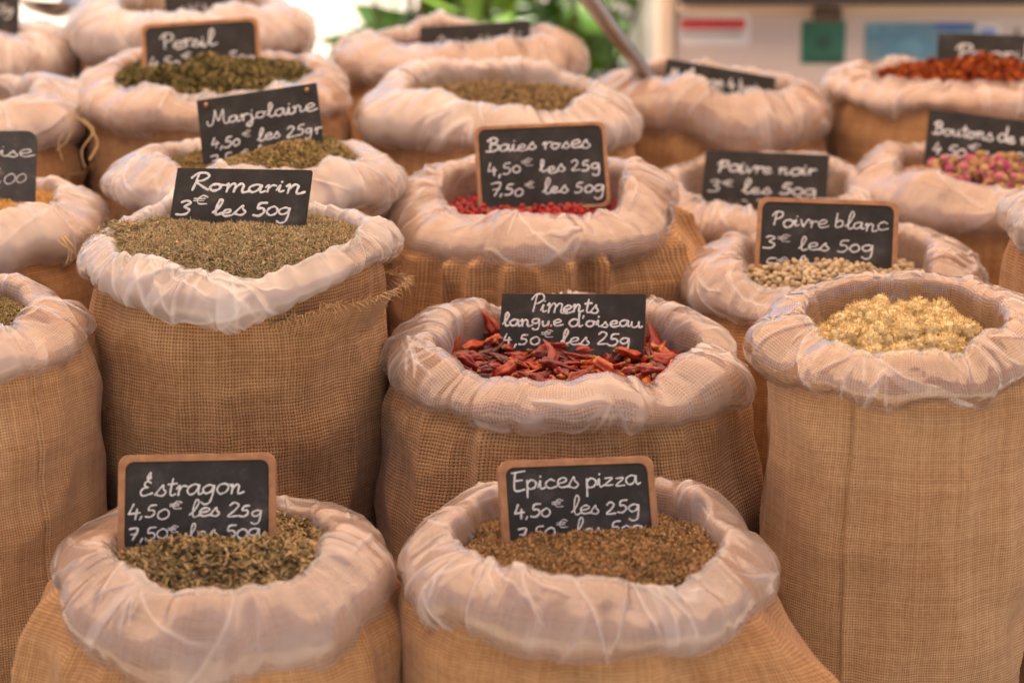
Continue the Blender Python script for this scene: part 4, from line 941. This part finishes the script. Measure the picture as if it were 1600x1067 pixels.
# ------------------------------------------------------------------ scoops
def scoop(label, top, tip, Y0, Y1, rad=0.006):
    A = at(*top, Y0)[0]; B = at(*tip, Y1)[0]; d = (B - A); n = d.normalized()
    root = empty("metal_scoop", B, label, "scoop"); A = A - B
    side = n.cross(Vector((0, 0, 1))).normalized(); up = side.cross(n)
    # ribbed flat handle: a shallow channel
    prof = [(-1, 0), (-.8, .35), (-.35, .35), (-.2, .1), (.2, .1), (.35, .35), (.8, .35), (1, 0), (.8, -.2), (-.8, -.2)]; k = len(prof); rows = []
    for t in np.linspace(0, 1, 12):
        c_ = A * (1 - t); wd = rad * (1.0 + 0.25 * (1 - t)); rows.append([tuple(c_ + side * (a * wd) + up * (b * wd)) for a, b in prof])
    V = np.array(rows).reshape(-1, 3); F = np.array([[i * k + j, i * k + (j + 1) % k, (i + 1) * k + (j + 1) % k, (i + 1) * k + j] for i in range(11) for j in range(k)])
    mesh_np("handle", V, F, M_METAL, root)
    hv, hf = tube([tuple(A - n * 0.016), tuple(A - n * 0.008), tuple(A)], [rad * 0.5, rad * 1.3, rad * 1.2], 10); mesh_np("grip_end", hv, hf, M_METAL, root)
    rows = []                                                         # the half round bowl, in the spice
    for t in np.linspace(0, 1, 9):
        r_ = 0.030 * (0.35 + 0.65 * min(1, t * 3)) * (1 - 0.25 * max(0, t - 0.7)); rows.append([tuple(n * (0.085 * t) + side * (r_ * math.cos(a)) - up * (r_ * 0.7 * math.sin(a))) for a in np.linspace(0, PI, 13)])
    mesh_np("bowl", np.array(rows).reshape(-1, 3), grid_faces(9, 13), M_METAL, root)
scoop("long grey metal scoop handle leaning out of the sack before the green plant", (905, -18), (1012, 124), 2.23, 2.26, 0.0165)
scoop("small steel scoop lying in the top left sack", (172, 14), (118, 4), 2.40, 2.46, 0.012)

# ------------------------------------------------------------------ trailer with stickers behind the sacks
M_VAN = simple("trailer_paint", (0.72, 0.63, 0.60), 0.28, 0.5, var=0.03, scale=3)
M_TRIM = simple("peach_lit_trim", (0.86, 0.70, 0.55), 0.35, 0.5, var=0.03, scale=3)  # warm reflection on the lip and lit post edge, painted into the colour
M_DARK = simple("dark_rubber", (0.05, 0.04, 0.04), 0.5, var=0.1)
M_INT = simple("trailer_inside", (0.16, 0.11, 0.08), 0.8)
M_TYRE = simple("tyre", (0.02, 0.02, 0.02), 0.8)
YV = 3.05
tr_ = empty("food_trailer", (1.9, YV + 0.9, 0), "white food trailer with stickers on its side and a dark serving ledge", "trailer")
def vp(u, v): p = at(u, v, YV)[0]; return p.x - 1.9, p.z
xl, zt = vp(1056, 22); x0, zl = vp(1056, 3)
box("lower_panel", ((xl + 1.7) / 2, -0.9 + 0.02, (0.38 + zt) / 2), (1.7 - xl, 0.04, zt - 0.38), M_VAN, tr_, 0.004)
box("panel_trim", ((xl + 1.7) / 2, -0.9 + 0.012, (zt + zl) / 2 + 0.0005), (1.7 - xl, 0.056, zl - zt - 0.002), M_TRIM, tr_, 0.006)
box("serving_ledge", ((xl + 1.7) / 2, -0.9 - 0.02, zl + 0.019), (1.7 - xl, 0.14, 0.03), M_DARK, tr_, 0.005)
xa, _ = vp(1026, 50); box("corner_post", ((xa + xl) / 2 - 0.0005, -0.9 + 0.02, 1.35), (xl - xa - 0.003, 0.07, 1.9), M_TRIM, tr_, 0.008)
box("upper_panel", ((xl + 1.7) / 2, -0.88, 2.1), (1.7 - xl, 0.04, 0.3), M_VAN, tr_, 0.004)
box("roof", (0, 0, 2.28), (3.4, 1.84, 0.05), M_VAN, tr_, 0.015)
box("back_wall", (0, 0.88, 1.32), (3.36, 0.04, 1.86), M_INT, tr_)
box("side_wall", (1.68, 0, 1.32), (0.04, 1.70, 1.86), M_VAN, tr_)
box("side_wall", (xa + 0.03, 0.03, 1.32), (0.04, 1.64, 1.86), M_VAN, tr_)
box("trailer_floor", (0, 0, 0.40), (3.3, 1.70, 0.04), M_INT, tr_)
xc, zc_ = vp(1290, 8); box("latch", (xc, -0.9 - 0.022, zc_ - 0.012), (0.04, 0.02, 0.018), M_INT, tr_, 0.003)
xs, _ = vp(1588, 60); box("panel_seam", (xs, -0.9 - 0.0008, (0.42 + zt) / 2), (0.004, 0.002, zt - 0.46), M_DARK, tr_)
for wx in (-0.4, 0.5):
    V, F = tube([(wx, -0.80, 0.27), (wx, -0.78, 0.27), (wx, -0.62, 0.27), (wx, -0.60, 0.27)], [0.19, 0.26, 0.26, 0.19], 28); wv = mesh_np("wheel", V, F, M_TYRE, tr_)
    V, F = tube([(wx, -0.83, 0.27), (wx, -0.815, 0.27), (wx, -0.70, 0.27)], [0.06, 0.15, 0.18], 20); mesh_np("rim", V, F, M_METAL, wv)
def sticker(name, label, u0, v0, u1, v1, mat, lift=0.0015, r=0.004, parent=tr_):
    xA, zA = vp(u0, v0); xB, zB = vp(u1, v1); bm = bmesh.new(); plate(bm, xB - xA, zA - zB, r, 0, lift, 0.0003)
    for v in bm.verts: v.co = Vector((v.co.x + (xA + xB) / 2, -0.9 - v.co.z, v.co.y + (zA + zB) / 2))
    bmesh.ops.recalc_face_normals(bm, faces=bm.faces)
    o = bm_obj(name, bm, mat, parent)
    if label: o['label'] = label
    return o
M_WHT = simple("sticker_white", (0.90, 0.90, 0.92), 0.3); M_RED = simple("sticker_red", (0.72, 0.08, 0.09), 0.35); M_GRY = simple("sticker_grey", (0.55, 0.50, 0.50), 0.4)
M_GRN = simple("sticker_green", (0.035, 0.20, 0.135), 0.4, var=0.2, scale=25); M_GRD = simple("sticker_dark_green", (0.03, 0.12, 0.09), 0.4)
s1 = sticker("sticker", "white sticker with a red band", 1062, 20, 1172, 72, M_WHT, r=0.009)
sticker("red_band", None, 1064, 30, 1164, 46, M_RED, 0.0022, 0.001, s1); sticker("grey_lines", None, 1066, 50, 1160, 57, M_GRY, 0.0022, 0.001, s1)
s2 = sticker("sticker", "square green sticker", 1253, 33, 1319, 100, M_GRN, r=0.002); sticker("dark_emblem", None, 1274, 56, 1298, 80, M_GRD, 0.0022, 0.009, s2); sticker("dark_band", None, 1258, 88, 1314, 99, M_GRD, 0.0021, 0.001, s2)
pic = NT("picture_print"); tc = pic.n("TexCoord"); n1 = pic.noise(tc.outputs["Object"], 12, 4, 0.6); sp = pic.n("SeparateXYZ", i_Vector=tc.outputs["Object"])
f = pic.math('ADD', n1.outputs[0], pic.math('MULTIPLY', pic.math('SUBTRACT', sp.outputs[2], 1.22), 3.0), clamp=True)
M_PIC = pic.done(pic.bsdf(Base_Color=pic.ramp(f, [(0.25, (0.22, 0.28, 0.24)), (0.45, (0.20, 0.34, 0.40)), (0.58, (0.10, 0.30, 0.45)), (0.8, (0.30, 0.58, 0.70))]), Roughness=0.3))
s3 = sticker("sticker", "blue landscape picture", 1352, 36, 1522, 112, M_PIC, r=0.002); sticker("blue_band", None, 1462, 37, 1519, 46, simple("sticker_blue", (0.05, 0.13, 0.50), 0.4), 0.0022, 0.001, s3)
s4 = sticker("sticker", "small blue and white sticker", 1524, 38, 1562, 60, M_WHT, r=0.002); sticker("blue_mark", None, 1530, 44, 1556, 58, simple("sticker_pale_blue", (0.30, 0.40, 0.72), 0.4), 0.0022, 0.003, s4)

# ------------------------------------------------------------------ plant in a pot, grey crate
M_LEAF = tint_mat("leaf_green", [(0, (0.035, 0.10, 0.008)), (0.5, (0.075, 0.20, 0.015)), (1, (0.16, 0.30, 0.03))], 0.45, spec=0.4)
M_BARK = simple("bark", (0.12, 0.08, 0.05), 0.9, 0.1); M_POT = simple("terracotta", (0.35, 0.13, 0.06), 0.8, 0.2)
def shrub(name, label, base, ctr, rad, n, sd, pot=True, leaf=(0.09, 0.17)):
    rng = np.random.default_rng(sd); root = empty(name, base, label, "plant")
    b = np.array(base); cc = np.array(ctr) - b; Vs, Fs, ti, o = [], [], [], 0; st = []
    nst = 16
    tips = []
    for k in range(nst):
        d = rng.normal(size=3); d /= np.linalg.norm(d); tip = cc + d * np.array(rad) * rng.uniform(0.5, 0.95); mid = np.array([tip[0] * 0.35, tip[1] * 0.35, tip[2] * 0.6]); P = catmull_matrix(3, 14) @ np.array([[rng.normal(0, .02), rng.normal(0, .02), 0.35], mid, tip]); tips.append(P)
        st.append(tube(P, np.linspace(0.011, 0.003, 14), 6))
    for k in range(n):
        P = tips[rng.integers(nst)]; i = rng.integers(4, 14); p = P[i] + rng.normal(0, 0.05, 3); d = rng.normal(size=3) + np.array([0, 0, -0.2]); d /= np.linalg.norm(d); e = np.cross(d, rng.normal(size=3)); e /= np.linalg.norm(e); f = np.cross(d, e)
        L = rng.uniform(*leaf); W_ = L * rng.uniform(0.25, 0.42); t = np.linspace(0, 1, 7)[:, None]; wv = W_ * np.sin(PI * t ** 0.8) * 0.5
        c_ = p + d * L * t - f * 0.25 * L * t ** 2
        V = np.stack([c_ - e * wv, c_ - f * wv * 0.25, c_ + e * wv], 1).reshape(-1, 3); Vs.append(V); Fs.append(grid_faces(7, 3) + o); o += 21; ti.append(np.full(21, rng.uniform()))
    mesh_np("leaves", np.concatenate(Vs), np.concatenate(Fs), M_LEAF, root, attr={'tint': np.concatenate(ti)})
    V, F = merge(st); mesh_np("stem", V, F, M_BARK, root)
    V, F = tube([(0, 0, 0.0), (0, 0, 0.004), (0, 0, 0.38), (0, 0, 0.40), (0, 0, 0.40), (0, 0, 0.36)], [0.02, 0.14, 0.19, 0.205, 0.18, 0.02], 28); mesh_np("pot", V, F, M_POT, root)
shrub("potted_plant", "bushy green potted plant behind the farthest middle sack", (-0.02, 3.75, 0.0), (0.0, 3.75, 1.22), (0.24, 0.26, 0.42), 560, 3)
shrub("potted_plant", "green potted plant beside the corner post of the trailer", (0.17, 4.15, 0.0), (0.17, 4.15, 1.22), (0.17, 0.22, 0.42), 300, 8)
shrub("potted_plant", "green plant showing left of the farthest middle sack's slate", (-0.18, 3.6, 0.0), (-0.17, 3.6, 1.22), (0.10, 0.2, 0.36), 130, 12)
cr = empty("plastic_crate", (0.225, 3.4, 0), "dark grey crates stacked by the trailer's corner post", "crate")
for k in range(3):
    bm = bmesh.new(); z0 = 0.001 + k * 0.375
    for c_, s_ in (((0, 0, 0.02), (0.16, 0.30, 0.02)), ((-0.085, 0, 0.185), (0.01, 0.30, 0.37)), ((0.085, 0, 0.185), (0.01, 0.30, 0.37)), ((0, -0.155, 0.185), (0.18, 0.01, 0.37)), ((0, 0.155, 0.185), (0.18, 0.01, 0.37)), ((0, -0.163, 0.33), (0.19, 0.006, 0.03))):
        box_bm(bm, (c_[0], c_[1], c_[2] + z0), s_, 0.002)
    bm_obj("crate_body", bm, simple("crate_plastic", (0.10, 0.10, 0.11), 0.5), cr)
